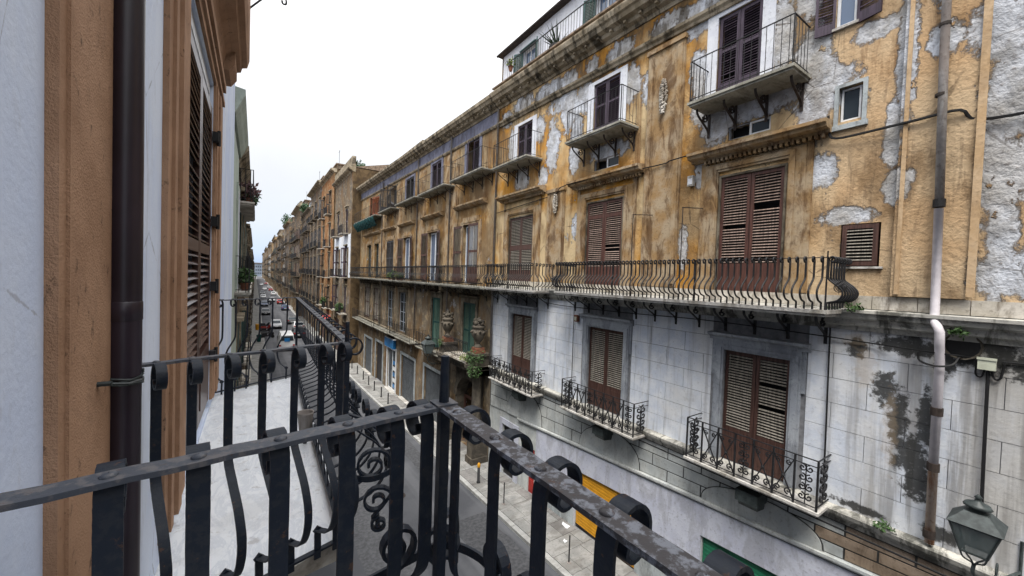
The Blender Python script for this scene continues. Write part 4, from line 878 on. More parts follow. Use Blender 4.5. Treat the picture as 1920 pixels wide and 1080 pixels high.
for q in range(11):
    a0, a1 = pi*(q+.05)/11, pi*(q+.95)/11; f = MB(); v = [(9.80,c+k_*r*cos(a_),zs+k_*r*1.02*sin(a_)) for a_,k_ in ((a0,1.0),(a1,1.0),(a1,1.28),(a0,1.28))]; bk = [(9.87,p[1],p[2]) for p in v]; f.poly(v)
    for j in range(4): f.poly([v[j],v[(j+1)%4],bk[(j+1)%4],bk[j]])
    add('voussoir', f, b2, None, 'portal')
m = MB(); m.box(9.1,10,PYR-.5,PYL+.5,-4.64,-4.46); m.box(9.3,10,PYR-.4,PYL+.4,-4.95,-4.64); add('entablature', m, b2, None, 'portal')
m = MB(); m.prism_y([(9.0,-4.46),(9.0,-4.36),(10,-4.34),(10,-4.46)], 17.4, 20.2); pb = add('portal_balcony', m, b2, None, 'slab')
me = belly_mesh(.98, False, 'iron_far', rad_=.014)
for q in range(15): add('baluster', me, pb, T((9.1,17.5+q*.19,-4.36)) @ RZ(pi))
add('handrail', MB().box(9.08,9.12,17.4,20.2,-3.39,-3.37), pb, None, 'iron_far')
# passage: floor, side walls and an inner timber gate
m = MB(); m.box(10.5,14.4,17.2,17.5,-11,-5.2); m.box(10.5,14.4,20.1,20.3,-11,-5.2); m.box(14.3,14.5,17.2,20.3,-11,-5); m.poly([(10,17.2,zg(19)+.13),(14.5,17.2,zg(19)+.13),(14.5,20.3,zg(19)+.13),(10,20.3,zg(19)+.13)]); add('passage', m, b2, None, 'dark_pl')
m = MB(); m.box(10.35,10.42,17.5,20.1,-7.05,-6.9); m.box(10.33,10.44,17.5,17.62,-10,-6.9); m.box(10.33,10.44,19.98,20.1,-10,-6.9); add('gate_frame', m, b2, None, 'sh_brown')
for i, (c_, n_) in enumerate((((9.15,16.75,-4.0),420),((9.2,20.7,-3.85),240),((9.1,17.6,-4.2),180),((9.0,16.5,-4.6),300))):
    o = add('portal_greenery', MB().leaves(c_, (.5,.35,.35,.38)[i], n_, .065, (.4,.5,.5,1.3)[i]), None, None, 'leaf' if i != 2 else 'leaf_dry'); o['category'] = 'weeds'
    o['label'] = ('mossy green growth round the foot of the nearer urn', 'green tuft at the foot of the farther urn', 'dry grass on the portal balcony', 'ivy hanging from the portal cornice beside the white wall')[i]
# shops
for i, (a, b, zt, k) in enumerate(SHOP):
    room(b2, 10.5, a, b, -11, zt); z0 = zg((a+b)/2)+.14
    m = MB(); m.box(9.95,9.998,a-.22,a,-11,zt+.2); m.box(9.95,9.998,b,b+.22,-11,zt+.2); m.box(9.95,9.998,a,b,zt,zt+.2); add('shop_surround', m, b2, None, 'stone_grey' if k != 'shop' else 'white_wood')
    if k == 'roller': roller(b2, 10.12, a+.02, b-.02, z0, zt-.02, 'grey_sh', .11 if i == 0 else .16); add('step', MB().box(9.75,10.1,a-.1,b+.1,z0-.05,z0+.03), b2, None, 'slab_w')
    if k == 'shop':
        w_ = casement(b2, 10.1, a, b, z0, zt, 'white_wood', 'glass', 2, 1, name='shop_window', fw=.12)
        for r in range(5): add('poster', MB().box(10.07,10.078,a+.25,a+1.0,z0+.3+r*.5,z0+.62+r*.5), b2, None, ('blue_sign','white_wood')[r%2])
        add('step', MB().box(9.7,10.1,a-.1,b+.1,z0-.05,z0+.05), b2, None, 'slab_w')
    if k == 'door': pair(b2, 10.15, a, b, z0, zt, 'sh_dark', 'sl_dark', False, zones=((.9,.97),))
t = thing('shop_sign', 'blue shop sign above the white framed shop window', 'sign', (9.8,33.4,-6.2)); add('panel', MB().box(9.72,9.94,32.1,34.7,-6.35,-5.6), t, None, 'blue_sign'); add('frame', MB().box(9.74,9.95,32.05,34.75,-6.4,-6.35).box(9.74,9.95,32.05,34.75,-5.6,-5.55), t, None, 'white_wood')
t = thing('green_net', 'teal green netting wrapped under the farthest upper balcony', 'net', (9.1,41,5.1)); f = MB(); 
for i in range(26):
    for j in range(5):
        def P_(i, j): return (9.02+.5*(j/5)**2+.05*sin(i*1.9+j), 37.2+i*.33, 5.42-.16*j-.10*abs(sin(i*.7+j)))
        f.poly([P_(i,j),P_(i+1,j),P_(i+1,j+1),P_(i,j+1)])
add('netting', f, t, None, 'net')
# bracket lantern in front of the middle floor balcony, plants along the main balcony
def lantern(t, c, s, wall_x, yarm):
    x, y, z = c                      # z = bottom of the glass
    m = MB()
    cs = [(-1,-1),(1,-1),(1,1),(-1,1)]
    lo = [(x+a*.13*s, y+b*.13*s, z) for a,b in cs]; hi = [(x+a*.24*s, y+b*.24*s, z+.42*s) for a,b in cs]
    g_ = MB()
    for i in range(4): g_.poly([lo[i],lo[(i+1)%4],hi[(i+1)%4],hi[i]])
    add('glass', g_, t, None, 'lamp_glass')
    for i in range(4):
        m.tube([lo[i],hi[i]], .014*s, 5); m.tube([lo[i],lo[(i+1)%4]], .016*s, 5); m.tube([hi[i],hi[(i+1)%4]], .022*s, 5)
    add('frame', m, t, None, 'lamp_metal')
    r = MB(); tp = [(x+a*.12*s, y+b*.12*s, z+.60*s) for a,b in cs]; ev = [(x+a*.27*s, y+b*.27*s, z+.43*s) for a,b in cs]
    for i in range(4): r.poly([ev[i],ev[(i+1)%4],tp[(i+1)%4],tp[i]])
    r.poly(tp); r.poly(ev); add('roof', r, t, None, 'lamp_metal')
    add('cap', MB().lathe((x,y,z+.60*s),[(.10*s,0),(.09*s,.05*s),(.15*s,.07*s),(.13*s,.11*s),(.04*s,.15*s),(.03*s,.19*s),(.045*s,.21*s),(.01,.25*s)],12,False), t, None, 'lamp_metal', True)
    q = MB()
    for a, b in cs: q.tube(spline([(x+a*.13*s,y+b*.13*s,z),(x+a*.10*s,y+b*.10*s,z-.10*s),(x+a*.03*s,y+b*.03*s,z-.16*s),(x,y,z-.22*s)],4), .012*s, 5)
    q.tube(spline([(x,y,z-.18*s),(x,y,z-.34*s),(x+.25*s,y+yarm*.3,z-.52*s),(wall_x,y+yarm,z-.6*s)],6), .022*s, 6)
    pts = [Vector((x+.45*s+a, y+yarm*.5, z-.36*s+b)) for a,b in spiral(.17*s,.03*s,1.5,22,pi)]; q.tube(pts, .012*s, 5); q.tube([(wall_x-.01,y+yarm,z-.9*s),(wall_x-.01,y+yarm,z-.1*s)], .02*s, 5)
    add('bracket', q, t, None, 'lamp_metal')
    add('bulb', MB().ball((x,y,z+.2*s), .06*s, 8, 6), t, None, 'white_wood', True)
t = thing('street_lantern', 'large glass street lantern on iron bracket against the stained white wall', 'street lamp', (8.7,.72,-3.75)); lantern(t, (8.72,.74,-3.72), .98, 9.98, -.35)
t = thing('street_lantern', 'square bracket lantern in front of the balcony left of the portal', 'street lamp', (8.8,21.9,-4.6)); lantern(t, (8.85,22.2,-4.75), 1.35, 9.98, .2)
for i, (yy, r, mt) in enumerate(((30.6,.34,'leaf'),(29.4,.26,'leaf_dry'),(28.6,.2,'leaf'),(31.6,.22,'leaf_dry'))):
    plant('balcony_plant', ('bushy green pot plant hanging over the belly balcony edge', 'dry yellow pot plant beside the bushy one', 'small pot plant by the open brown shutter', 'low yellowish pot plant past the bushy one')[i], (9.12,yy,-.48), r, 150, .1, mt)
# ================================================================== further houses, both sides
def house(name, label, x, y0, y1, top, mat, floors, nb, d=1, shut=('sh_dark','sl_dark'), bal=True, trim='cornice', gz=None, proj=.5, detail=1, gtop=None, group=None, parapet=0.0):
    zb = -11.0; t = thing(name, label, 'building', (x+d*4,(y0+y1)/2,zg((y0+y1)/2)), 0, group); W_ = (y1-y0)/nb; ops = []; ww = min(1.3, W_*.5)
    for (z, h) in floors:
        for i in range(nb): c = y0+(i+.5)*W_; ops.append((c-ww/2,c+ww/2,z,z+h))
    g0 = gtop or (floors[0][0]-.7)
    gops = [(y0+(i+.5)*W_-W_*.34, y0+(i+.5)*W_+W_*.34, zb, g0-.5) for i in range(nb)]
    add('wall', wall(MB(), x, y0, y1, g0, top, ops, .3, d), t, None, mat); add('ground_floor_wall', wall(MB(), x, y0, y1, zb-.2, g0, gops, .4, d), t, None, 'dirty_wall')
    m = MB(); m.box(*sorted((x+d*.41,x+d*9)), y0+.03, y1-.03, zb-.2, top-.02); add('rear_body', m, t, None, 'dark')
    m = MB()
    for yy in (y0,y1): m = MB(); m.poly([(x,yy,zb-.2),(x+d*9,yy,zb-.2),(x+d*9,yy,top),(x,yy,top)]); add('side_wall', m, t, None, 'brown_pl' if detail else mat)
    pr = [(x+d*.3,top-.45),(x-d*.05,top-.45),(x-d*.12,top-.3),(x-d*proj*.7,top-.2),(x-d*proj,top-.05),(x-d*proj,top+.05),(x+d*.3,top+.12)]
    m = MB(); m.prism_y(pr, y0-.05, y1+.05); add('cornice', m, t, None, trim)
    m = MB(); m.prism_y([(x+d*.1,top+.1),(x+d*.2,top+.12),(x+d*4.5,top+1.2),(x+d*9,top+.1)], y0, y1); add('roof', m, t, None, 'tile')
    if parapet: m = MB(); m.box(*sorted((x-d*.1,x+d*.3)), y0, y1, top+.12, top+parapet); add('parapet', m, t, None, trim)
    for i in range(nb):
        c = y0+(i+.5)*W_; m = MB(); m.box(*sorted((x+d*.2,x+d*.26)), c-W_*.34, c+W_*.34, zb, g0-.5); add('shop_shutter', m, t, None, random.choice(('grey_sh','sh_dark','sh_brown','grey_sh')))
    for (z, h) in floors:
        for i in range(nb):
            c = y0+(i+.5)*W_; a, b = c-ww/2, c+ww/2
            m = MB(); m.box(*sorted((x-d*.05,x+d*.0)),a-.16,a,z,z+h+.2); m.box(*sorted((x-d*.05,x)),b,b+.16,z,z+h+.2); m.box(*sorted((x-d*.05,x)),a,b,z+h,z+h+.2); m.box(*sorted((x-d*.22,x)),a-.3,b+.3,z+h+.2,z+h+.32); s_ = add('window_surround', m, t, None, trim)
            op = random.random() < .45
            if detail and d > 0:
                pair(t, x+.03, a, b, z+.02, z+h-.02, shut[0], shut[1], False, a0=rad(140) if op else 0, a1=rad(140) if op else 0, zones=((.06,.48),(.53,.95)), pitch=.11)
                if op: casement(t, x+.15, a, b, z, z+h, 'white_wood', 'glass', 2, 2)
            else:
                m = MB(); aa, bb = (a-ww*.5,b+ww*.5) if op else (a,b)
                m.box(*sorted((x-d*.06,x-d*.01)), aa, (a if op else c-.01), z, z+h-.01); m.box(*sorted((x-d*.06,x-d*.01)), (b if op else c+.01), bb, z, z+h-.01); add('shutter', m, t, None, shut[0])
                if op: add('pane', MB().box(*sorted((x+d*.18,x+d*.2)), a, b, z, z+h), t, None, 'glass')
            if bal: balcony(t, x, a-(.55 if detail else min(1.0,(W_-ww)/2-.08)), b+(.55 if detail else min(1.0,(W_-ww)/2-.08)), z, .75 if d > 0 else .40, 'straight', 1.0, .16 if detail else .22, rb=.01 if detail else .02, slab='slab' if detail else 'dirty', th=.14, single=False, d=d, brackets=None)
    return t
h3 = house('white_patched_house', 'narrow house with white painted middle storey and tall brown side wall', 9.05, 46.6, 58.0, 11.9, 'beige_pl', [(-4.9,3.2),(-.6,3.6),(4.6,3.0)], 2, shut=('sh_purple','sl_purple'), parapet=1.3)
m = MB(); m.box(9.0,9.03,46.9,57.5,2.95,4.45); m.box(9.0,9.03,46.9,47.9,-.6,2.95); m.box(9.0,9.03,56.8,57.5,-.6,2.95); m.box(9.0,9.03,51.2,53.0,-.6,2.95); add('white_panel', m, h3, None, 'white')
for i, (yy, r) in enumerate(((49,.9),(51,1.1),(53.5,.8),(55.5,1.0))):
    plant('roof_shrub', ('dark shrub nearest the corner of the parapet roof garden', 'largest dark shrub of the parapet roof garden', 'small dark shrub of the parapet roof garden', 'dark shrub at the orange house end of roof garden')[i], (10.2,yy,11.9), r, 260, .22, 'leaf_dark', False, cat='shrub')
plant('balcony_plant', 'leafy green plant on the low balcony of the white patched house', (8.5,50,-4.85), .55, 200, .16, 'leaf')
plant('balcony_plant', 'round green bush on the low balcony beyond the white patched house', (8.4,62,-4.9), .6, 200, .16, 'leaf')
house('orange_house', 'tall orange plastered house with three rows of balconies', 8.9, 58.1, 70.0, 14.2, 'orange_pl', [(-5.2,3.0),(-.8,3.4),(3.6,3.2),(8.2,3.2)], 2, shut=('sh_dark','sl_dark'))
house('grey_corner_house', 'grey brown house with wide eaves beside the orange one', 9.0, 70.1, 86, 14.8, 'grey_pl', [(-5.2,3.0),(-.6,3.2),(4.2,3.2),(9.2,3.0)], 3, detail=0, proj=.8)
cols = ['dark_pl','dark_pl','dark_pl','grey_pl','beige_pl','dark_pl','beige_pl','grey_pl','ochre2','beige_pl','grey_pl','beige_pl','grey_pl','beige_pl']
desc = ['sooty dark house full of iron balconies','grey house with long continuous balconies','dark house lower than its neighbours','pale beige house with flat roof','cream house with rooftop greenery','grey house with wide cornice','pale house with narrow bays','grey house deep along the street','ochre house far along the street','beige house near the far end','small grey house near the far end','pale house seen almost edge on','grey house almost at the vanishing point','last pale house where the street vanishes']
y = 86.1
for i in range(14):
    L = (14,17,15,20,18,22,24,30,36,42,52,64,80,90)[i]; tp = (12.6,14.8,11.6,14.4,16.6,13.2,17.2,14.6,18.0,15.6,19.5,17,21,19)[i]
    o0 = (.3,-.5,.1,.6,-.2,.4,-.4,.2,.5,-.3,0,.4,-.2,.1)[i]; fl = [(-5.2,2.9),(-.8+o0,3.1),(3.6+o0,3.0),(7.8+o0,2.6)]; fl = [f for f in fl if f[0]+f[1] < tp-.9]
    house('street_house', desc[i], 9.0-(.0,.55,.1,.7,.2,.8,.3,.9,.4,1.0,.5,1.1,.6,1.2)[i], y, y+L, tp, cols[i], fl, (3,4,3,4,3,5,4,5,6,6,6,6,6,6)[i], detail=0, bal=True, shut=(('sh_dark','sh_brown','sh_green','sh_dark','white_wood')[i%5],'sl_dark'), trim=('dirty','cornice','dirty','beige_pl')[i%4], proj=(.5,.9,.35,.7)[i%4], parapet=(0,1.1,0,.9,0,1.4,0)[i%7]); y += L+.1
# roof rooms, chimneys and shrubs that break the skyline
for i, (yy,z,w_,h_) in enumerate(((61,14.2,3,1.4),(74,14.8,4,1.6),(82,14.8,2,2.2),(92,12.6,4,2.2),(104,14.8,5,2.0),(122,11.6,4,2.7),(140,14.4,5,2.4),(158,16.6,4,1.6),(186,13.2,6,2.6),(214,17.2,5,2.0))):
    t = thing('rooftop_cabin', ('low roof room on the orange house','roof room on the grey corner house','chimney stack on the grey corner house','roof room on the sooty dark house','roof room on the grey house with long balconies','roof room on the low dark house','roof room on the pale beige flat roof','roof room on the cream house','roof room far along the street','small roof room near the far end')[i], 'rooftop cabin', (10.5,yy,z))
    add('wall', MB().box(9.7,12.5,yy,yy+w_,z-.3,z+h_), t, None, ('beige_pl','grey_pl','orange_pl','pent','grey_pl')[i%5]); add('roof', MB().box(9.5,12.7,yy-.2,yy+w_+.2,z+h_,z+h_+.15), t, None, 'tile'); add('window', MB().box(9.66,9.7,yy+w_*.3,yy+w_*.6,z+.4,z+h_-.3), t, None, 'glass')
    if i%2 == 0: add('aerial', MB().tube([(10,yy+.5,z+h_),(10,yy+.5,z+h_+2.2)], .03, 4).tube([(10,yy-.1,z+h_+2.0),(10,yy+1.1,z+h_+2.0)], .02, 4), t, None, 'iron_far')
for i, (yy,z,r) in enumerate(((98,12.9,1.3),(110,15,1.2),(164,16.9,2.2),(148,14.6,1.5))): plant('roof_shrub', ('bushy shrub on the sooty dark house roof','shrub on the roof past the dark house','large rooftop shrub on the cream house','shrub on the pale flat roof')[i], (9.4,yy,z), r, 240, .4, 'leaf_dark', False, cat='shrub')
# left-hand houses beyond the near one
lg = house('sage_house', 'pale sage house with grey moulded cornice next to the white wall', -.44, 10.05, 14.0, 3.72, 'green_pl', [], 1, d=-1, detail=1, bal=False, proj=.22, trim='green_pl', gtop=-5.0, shut=('sh_green','sl_green'))
lb = house('balcony_house', 'dark house stacked with plant filled balconies on the left side', -.5, 14.05, 30, 3.6, 'dark_pl', [(-4.6,2.7),(-.6,2.9)], 4, d=-1, detail=1, bal=True, proj=.3, shut=('sh_green','sl_green'))
balcony(lb, -.5, 14.6, 17.6, 2.1, .46, 'straight', 1.0, .12, d=-1, single=False); balcony(lb, -.5, 19, 22.5, 2.4, .46, 'straight', 1.0, .14, d=-1, single=False)
casement(lg, -.42, 12.75, 13.75, -.6, 2.1, 'white_wood', 'glass_blue', 2, 2); add('window_surround', MB().box(-.44,-.40,12.6,12.74,-.6,2.3).box(-.44,-.40,13.76,13.9,-.6,2.3).box(-.44,-.40,12.74,13.76,2.12,2.3), lg, None, 'green_pl')
balcony(lg, -.44, 12.2, 13.9, -.62, .36, 'straight', .95, .11, d=-1, single=False, slab='slab_w')
plant('balcony_plant', 'pink flowering plant on the high balcony of the dark left house', (-.2,15.4,2.1), .32, 160, .09, 'flower'); plant('balcony_plant', 'trailing green plant on the high balcony of the dark left house', (-.22,16.6,2.1), .34, 220, .1, 'leaf_dark')
plant('balcony_plant', 'yellow green plant on the low balcony of the sage house', (-.24,13.3,-.62), .26, 160, .07, 'leaf')
y = 30.1
for i in range(7):
    L = (22,26,34,46,70,110,160)[i]; house('street_house', ('dark left house past the plant balconies','plain grey left house further on','beige left house along the pavement','grey left house beside parked scooters','long pale left house far along','dark left house near the far end','left house where the street vanishes')[i], -.55, y, y+L, (2.6,2.2,2.4,2.0,2.2,2.0,2.0)[i], ('dark_pl','grey_pl','dark_pl','grey_pl','beige_pl','dark_pl','grey_pl')[i], [(-5,2.8),(-1.4,2.8)], 4, d=-1, detail=0, bal=i < 3, proj=.3); y += L+.1

# the street goes on behind the camera
house('street_house', 'house behind the balcony on the left side', -.42, -34, -3.1, 9.5, 'beige_pl', [(-4.8,2.8),(-.6,3.0),(4.2,2.8)], 6, d=-1, detail=0, bal=False, proj=.3)
house('street_house', 'house opposite behind the camera', 10.0, -34, -4.05, 9.5, 'beige_pl', [(-4.8,2.8),(-.6,3.0),(4.2,2.8)], 6, detail=0, bal=False, proj=.5)

t = thing('end_building', 'haze tinted building closing the far end of the street', 'building', (4,705,zg(700)))
add('wall', MB().box(-30,40,700,712,-12,9), t, None, 'far_wall'); add('roof', MB().box(-31,41,699,713,9,10), t, None, 'tile')
for i in range(8):
    for j in range(3): add('window', unit_cube('glass','window'), t, T((-4+i*2.6,699.95,-6+j*5)) @ SC(1.3,.2,2.4))
# ================================================================== the house the camera stands at (wall plane x = -0.4)
lh = thing('white_and_salmon_house', 'lavender white house with salmon brown pilaster and door frame, seen along its wall', 'building', (-2,3,zg(3)))
DO = (3.30,5.30,-1.53,1.95)
m = wall(MB(), -.40, -3.0, 10.0, -11, 9.5, [DO,(-1.9,-.3,-1.45,1.95)], .25, -1); m.poly([(-.4,10,-11),(-5,10,-11),(-5,10,9.5),(-.4,10,9.5)]); m.poly([(-.4,10,9.5),(-5,10,9.5),(-5,-3,9.5),(-.4,-3,9.5)]); add('wall', m, lh, None, 'left_white')
m = MB(); m.box(-.4,-.377,1.32,1.98,-11,6); m.box(-.377,-.370,1.36,1.92,-11,6); add('pilaster', m, lh, None, 'salmon')
# moulded door frame and hood
m = MB()
for a, b, x in ((2.62,3.30,-.375),(2.72,2.80,-.360),(2.90,3.02,-.352),(3.12,3.26,-.365)): m.box(-.4,x,a,b,-1.45,1.98)
for a, b, x in ((5.30,6.24,-.375),(5.36,5.5,-.365),(5.62,5.78,-.355),(5.95,6.1,-.365)): m.box(-.4,x,a,b,-1.45,1.98)
for a, b, x in ((1.98,2.5,-.375),(2.06,2.12,-.352),(2.24,2.34,-.342)): m.box(-.4,x,2.62,6.24,a,b)
add('door_frame', m, lh, None, 'salmon')
m = MB(); m.prism_y([(-.4,2.46),(-.36,2.46),(-.33,2.58),(-.28,2.63),(-.20,2.66),(-.185,2.72),(-.13,2.74),(-.105,2.84),(-.105,4.9),(-.4,4.9)], 2.5, 6.5); add('door_hood', m, lh, None, 'salmon')
m = MB(); m.prism_y([(-.4,2.40),(-.30,2.41),(-.24,2.50),(-.24,2.70),(-.4,2.70)], 5.9, 6.42); m.prism_y([(-.4,2.40),(-.30,2.41),(-.24,2.50),(-.24,2.70),(-.4,2.70)], 2.6, 3.1); add('hood_bracket', m, lh, None, 'salmon')
m = MB(); m.box(-.47,-.43,3.30,3.36,-1.45,1.95); m.box(-.47,-.43,5.24,5.30,-1.45,1.95); m.box(-.47,-.43,3.36,5.24,1.84,1.95); m.box(-.455,-.445,3.36,5.24,1.70,1.78); add('window_frame', m, lh, None, 'white_wood')
room(lh, -.66, 3.3, 5.3, -1.45, 1.95, 'dark', d=-1); room(lh, -.66, -1.9, -.3, -1.45, 1.95, 'dark', d=-1)
leaf(lh, T((-.425,5.24,-1.43)) @ RZ(pi), .93, 3.12, 'sh_left', 'sl_left', ((.20,.50),(.53,.97)), .062, True); leaf(lh, T((-.425,3.36,-1.43)) @ SC(-1,1,1), .93, 3.12, 'sh_left', 'sl_left', ((.20,.50),(.53,.97)), .062, True)
leaf(lh, T((-.425,-.31,-1.43)) @ RZ(pi), .79, 3.3, 'sh_left', 'sl_left', ((.20,.50),(.53,.97)), .062, False); leaf(lh, T((-.425,-1.89,-1.43)) @ SC(-1,1,1), .79, 3.3, 'sh_left', 'sl_left', ((.20,.50),(.53,.97)), .062, False)
for z in (1.35,.45,-.25,-1.0): add('hinge', MB().box(-.40,-.345,5.22,5.36,z,z+.10).lathe((-.345,5.29,z-.03),[(.016,0),(.016,.16)],8), lh, None, 'iron_far')
# downpipe with its wire tie
dp = add('downpipe', MB().tube([(-.349,1.718,6),(-.349,1.718,2),(-.349,1.718,-.2),(-.349,1.718,-11)], .0435, 20), lh, None, 'pipe_dark', True)
add('pipe_joint', MB().lathe((-.349,1.718,-.18),[(.043,0),(.0455,.003),(.0455,.06),(.043,.063)],20,False), dp, None, 'pipe_dark', True)
m = MB()
for q in range(4):
    z = -.375+q*.007; m.tube([(-.349+.047*cos(a), 1.718+.047*sin(a), z+.02*sin(a*.5+q)) for a in [i*2*pi/20 for i in range(21)]], .0032, 5)
m.tube([(-.30,1.69,-.37),(-.315,1.60,-.36),(-.372,1.56,-.345)], .004, 5); m.tube([(-.385,1.558,-.345),(-.340,1.558,-.345)], .008, 6); add('wire_tie', m, dp, None, 'lamp_metal')
m = MB(); m.tube(spline([(-.12,6.5,3.55),(-.06,6.5,3.63),(.06,6.5,3.78),(.2,6.5,3.9),(.3,6.5,3.86),(.31,6.5,3.79),(.27,6.5,3.78),(.26,6.5,3.82)],5), .012, 6); add('lamp_bracket', m, lh, None, 'iron_far')
# ---------------- hand-forged balconies
FZ, RT = -1.57, -.402; HG = RT-FZ
def forged(name_label, corners, seg_pts, rail_mats, bw, slab_poly, slab_th, belt=True, wr=.054, ends=()):
    m = MB(); n = len(slab_poly); tp = [(x,y,FZ) for x,y in slab_poly]; bt = [(x,y,FZ-slab_th) for x,y in slab_poly]; m.poly(tp); m.poly(bt[::-1])
    for i in range(n): m.poly([tp[i],tp[(i+1)%n],bt[(i+1)%n],bt[i]])
    s = add('balcony', m, lh, None, 'marble'); s['label'] = name_label
    for si, (p, q, sign) in enumerate(corners):
        p, q = Vector((*p,0)), Vector((*q,0)); d = (q-p).normalized(); out = Vector((-d.y,d.x,0))*sign; L = (q-p).length
        nseg = max(8, int(L/.05)); pts = [p+d*(L*i/nseg)+Vector((0,0,RT+.006+random.uniform(-.0012,.0012))) for i in range(nseg+1)]
        add('handrail', MB().strip(pts, out, wr, .011, .03), s, None, rail_mats[si])
        bp = [p+d*(L*i/4)+Vector((0,0,FZ+.045)) for i in range(5)]; add('bottom_rail', MB().strip(bp, out, .03, .012), s, None, 'iron')
        ang = math.atan2(out.y, out.x); me = belly_mesh(round(HG,3), True, 'iron', bw[si], .0085, sm=6, big=(1.15,1.5,1.1)[si])
        for f in seg_pts[si]:
            c = p+d*(L*f); ja = ang+random.uniform(-.03,.03)
            b_ = add('baluster', me, s, T((c.x,c.y,FZ)) @ RZ(ja))
            rv = MB().lathe((c.x,c.y,RT+.0105),[(.0135,0),(.0135,.003),(.009,.0065),(.001,.008)],10,False); add('rivet', rv, s, None, rail_mats[si], True)
            cl = T((c.x,c.y,FZ+.135*HG)) @ RZ(ja) @ Matrix.Rotation(pi/4,4,'X'); add('collar', unit_cube('iron','collar'), s, cl @ SC(.02,.034,.034))
        if belt and si == 1:
            o_ = out*.272; add('belt_rail', MB().strip([p+o_+d*(L*i/10)+Vector((0,0,FZ+.345*HG)) for i in range(11)], (0,0,1), .026, .009), s, None, 'iron')
            k = int(L/.26)
            for i in range(k):
                c = p+o_*.95+d*(L*(i+.5)/k)+Vector((0,0,FZ+.47*HG)); sg = 1 if i%2 else -1
                add('scroll', spiral_strip(spiral_strip(MB(), c, d*sg, (0,0,1), out, .085, .018, 1.45, .032, .012, -pi/2), c+d*sg*.09-Vector((0,0,.13)), d*-sg, (0,0,1), out, .06, .014, 1.3, .03, .012, pi/2), s, None, 'iron')
    return s
# the balcony the camera stands on
C1 = (.487,1.080); s1 = forged('near wrought iron balcony with flat worn handrail', [((-.395,.962),C1,1),(C1,(.525,-.9),1)], [[.20,.345,.51,.68,.835,.94],[.045,.148,.237,.326,.412,.50,.59,.68,.77,.86]], ['iron_rail','iron_worn'], (.040,.040), [(-.4,-.95),(-.4,.97),(.50,1.09),(.545,-.95)], .10)
m = MB(); m.box(C1[0]-.015,C1[0]+.015,C1[1]-.015,C1[1]+.015,FZ-.05,RT); m.tube([(C1[0],C1[1],RT+.005),(C1[0],C1[1],RT+.02),(C1[0],C1[1],-.30),(C1[0],C1[1],-.245)], .0165, 12, .0125); add('corner_post', m, s1, None, 'iron')
m = MB(); m.box(C1[0]-.034,C1[0]+.032,C1[1]-.034,C1[1]+.030,RT+.010,RT+.017, T((0,0,0))); add('corner_plate', m, s1, None, 'iron_rail')
m = MB()
for (cx,cy,cz,ax,wd,sg,ph) in ((.40,1.235,-.90,(1,.1,0),(0,1,0),1,-pi/2),(.56,1.20,-.93,(-.7,.7,0),(.7,.7,0),1,-pi/2),(.655,1.02,-.91,(0,-1,0),(1,0,0),1,-pi/2),(.66,.84,-.92,(0,1,0),(1,0,0),1,-pi/2)):
    spiral_strip(m, (cx,cy,cz), ax, (0,0,1), wd, .075, .012, 1.6*sg, .034, .012, ph)
m.strip(spline([(.30,1.24,-.99),(.46,1.28,-1.0),(.58,1.25,-.97),(.66,1.13,-.97),(.69,.98,-1.0)],6), (0,0,1), .03, .010)
m.strip(spline([(.50,1.10,-.62),(.505,1.12,-.74),(.53,1.16,-.80),(.60,1.24,-.84),(.63,1.27,-.92),(.62,1.25,-1.05)],6), (.7,-.7,0), .036, .009); add('corner_scroll', m, s1, None, 'iron')
# the next balcony along
P2, Q2 = (.440,2.318), (.523,6.47)
s2 = forged('second wrought iron balcony with white marble floor and bellied front', [((-.398,2.06),P2,-1),(P2,Q2,-1),(Q2,(-.398,5.86),-1)], [[.085,.215,.365,.52,.685,.84,.955],[(i+.5)/23 for i in range(23)],[.14,.34,.5,.65,.78,.92]], ['iron_rail','iron_rail','iron_rail'], (.034,.024,.018), [(-.4,2.17),(-.1,2.24),(.49,2.40),(.575,6.52),(-.4,5.95)], .11, wr=.040)
m = MB(); m.box(P2[0]-.014,P2[0]+.014,P2[1]-.014,P2[1]+.014,FZ-.05,RT); m.tube([(P2[0],P2[1],RT),(P2[0],P2[1],-.28)], .014, 10, .011); m.box(Q2[0]-.014,Q2[0]+.014,Q2[1]-.014,Q2[1]+.014,FZ-.05,RT); add('corner_post', m, s2, None, 'iron')
m = MB()
for (cx,cy,cz,r) in ((.56,2.17,-1.07,.10),(.585,2.16,-1.27,.085),(.60,2.15,-1.40,.045)): spiral_strip(m, (cx,cy,cz), (1,-.25,0), (0,0,1), (.25,1,0), r, r*.18, 1.55, .036, .013, 0 if r > .05 else pi/2)
m.strip(spline([(.44,2.31,-.80),(.54,2.24,-.84),(.64,2.16,-.94),(.695,2.12,-1.06),(.69,2.12,-1.17),(.63,2.14,-1.28),(.56,2.16,-1.36)],6), (.25,1,0), .03, .009)
m.strip(spline([(.44,2.20,-1.12),(.55,2.14,-1.13),(.66,2.13,-1.10),(.71,2.22,-1.07),(.715,2.4,-1.06)],6), (0,0,1), .032, .009); add('corner_scroll', m, s2, None, 'iron')
add('slab_edge', MB().strip([(-.4,2.165,FZ-.055),(-.1,2.23,FZ-.05),(.2,2.31,FZ-.06),(.5,2.395,FZ-.052)], (0,0,1), .10, .012, .3), s2, None, 'slab_w')
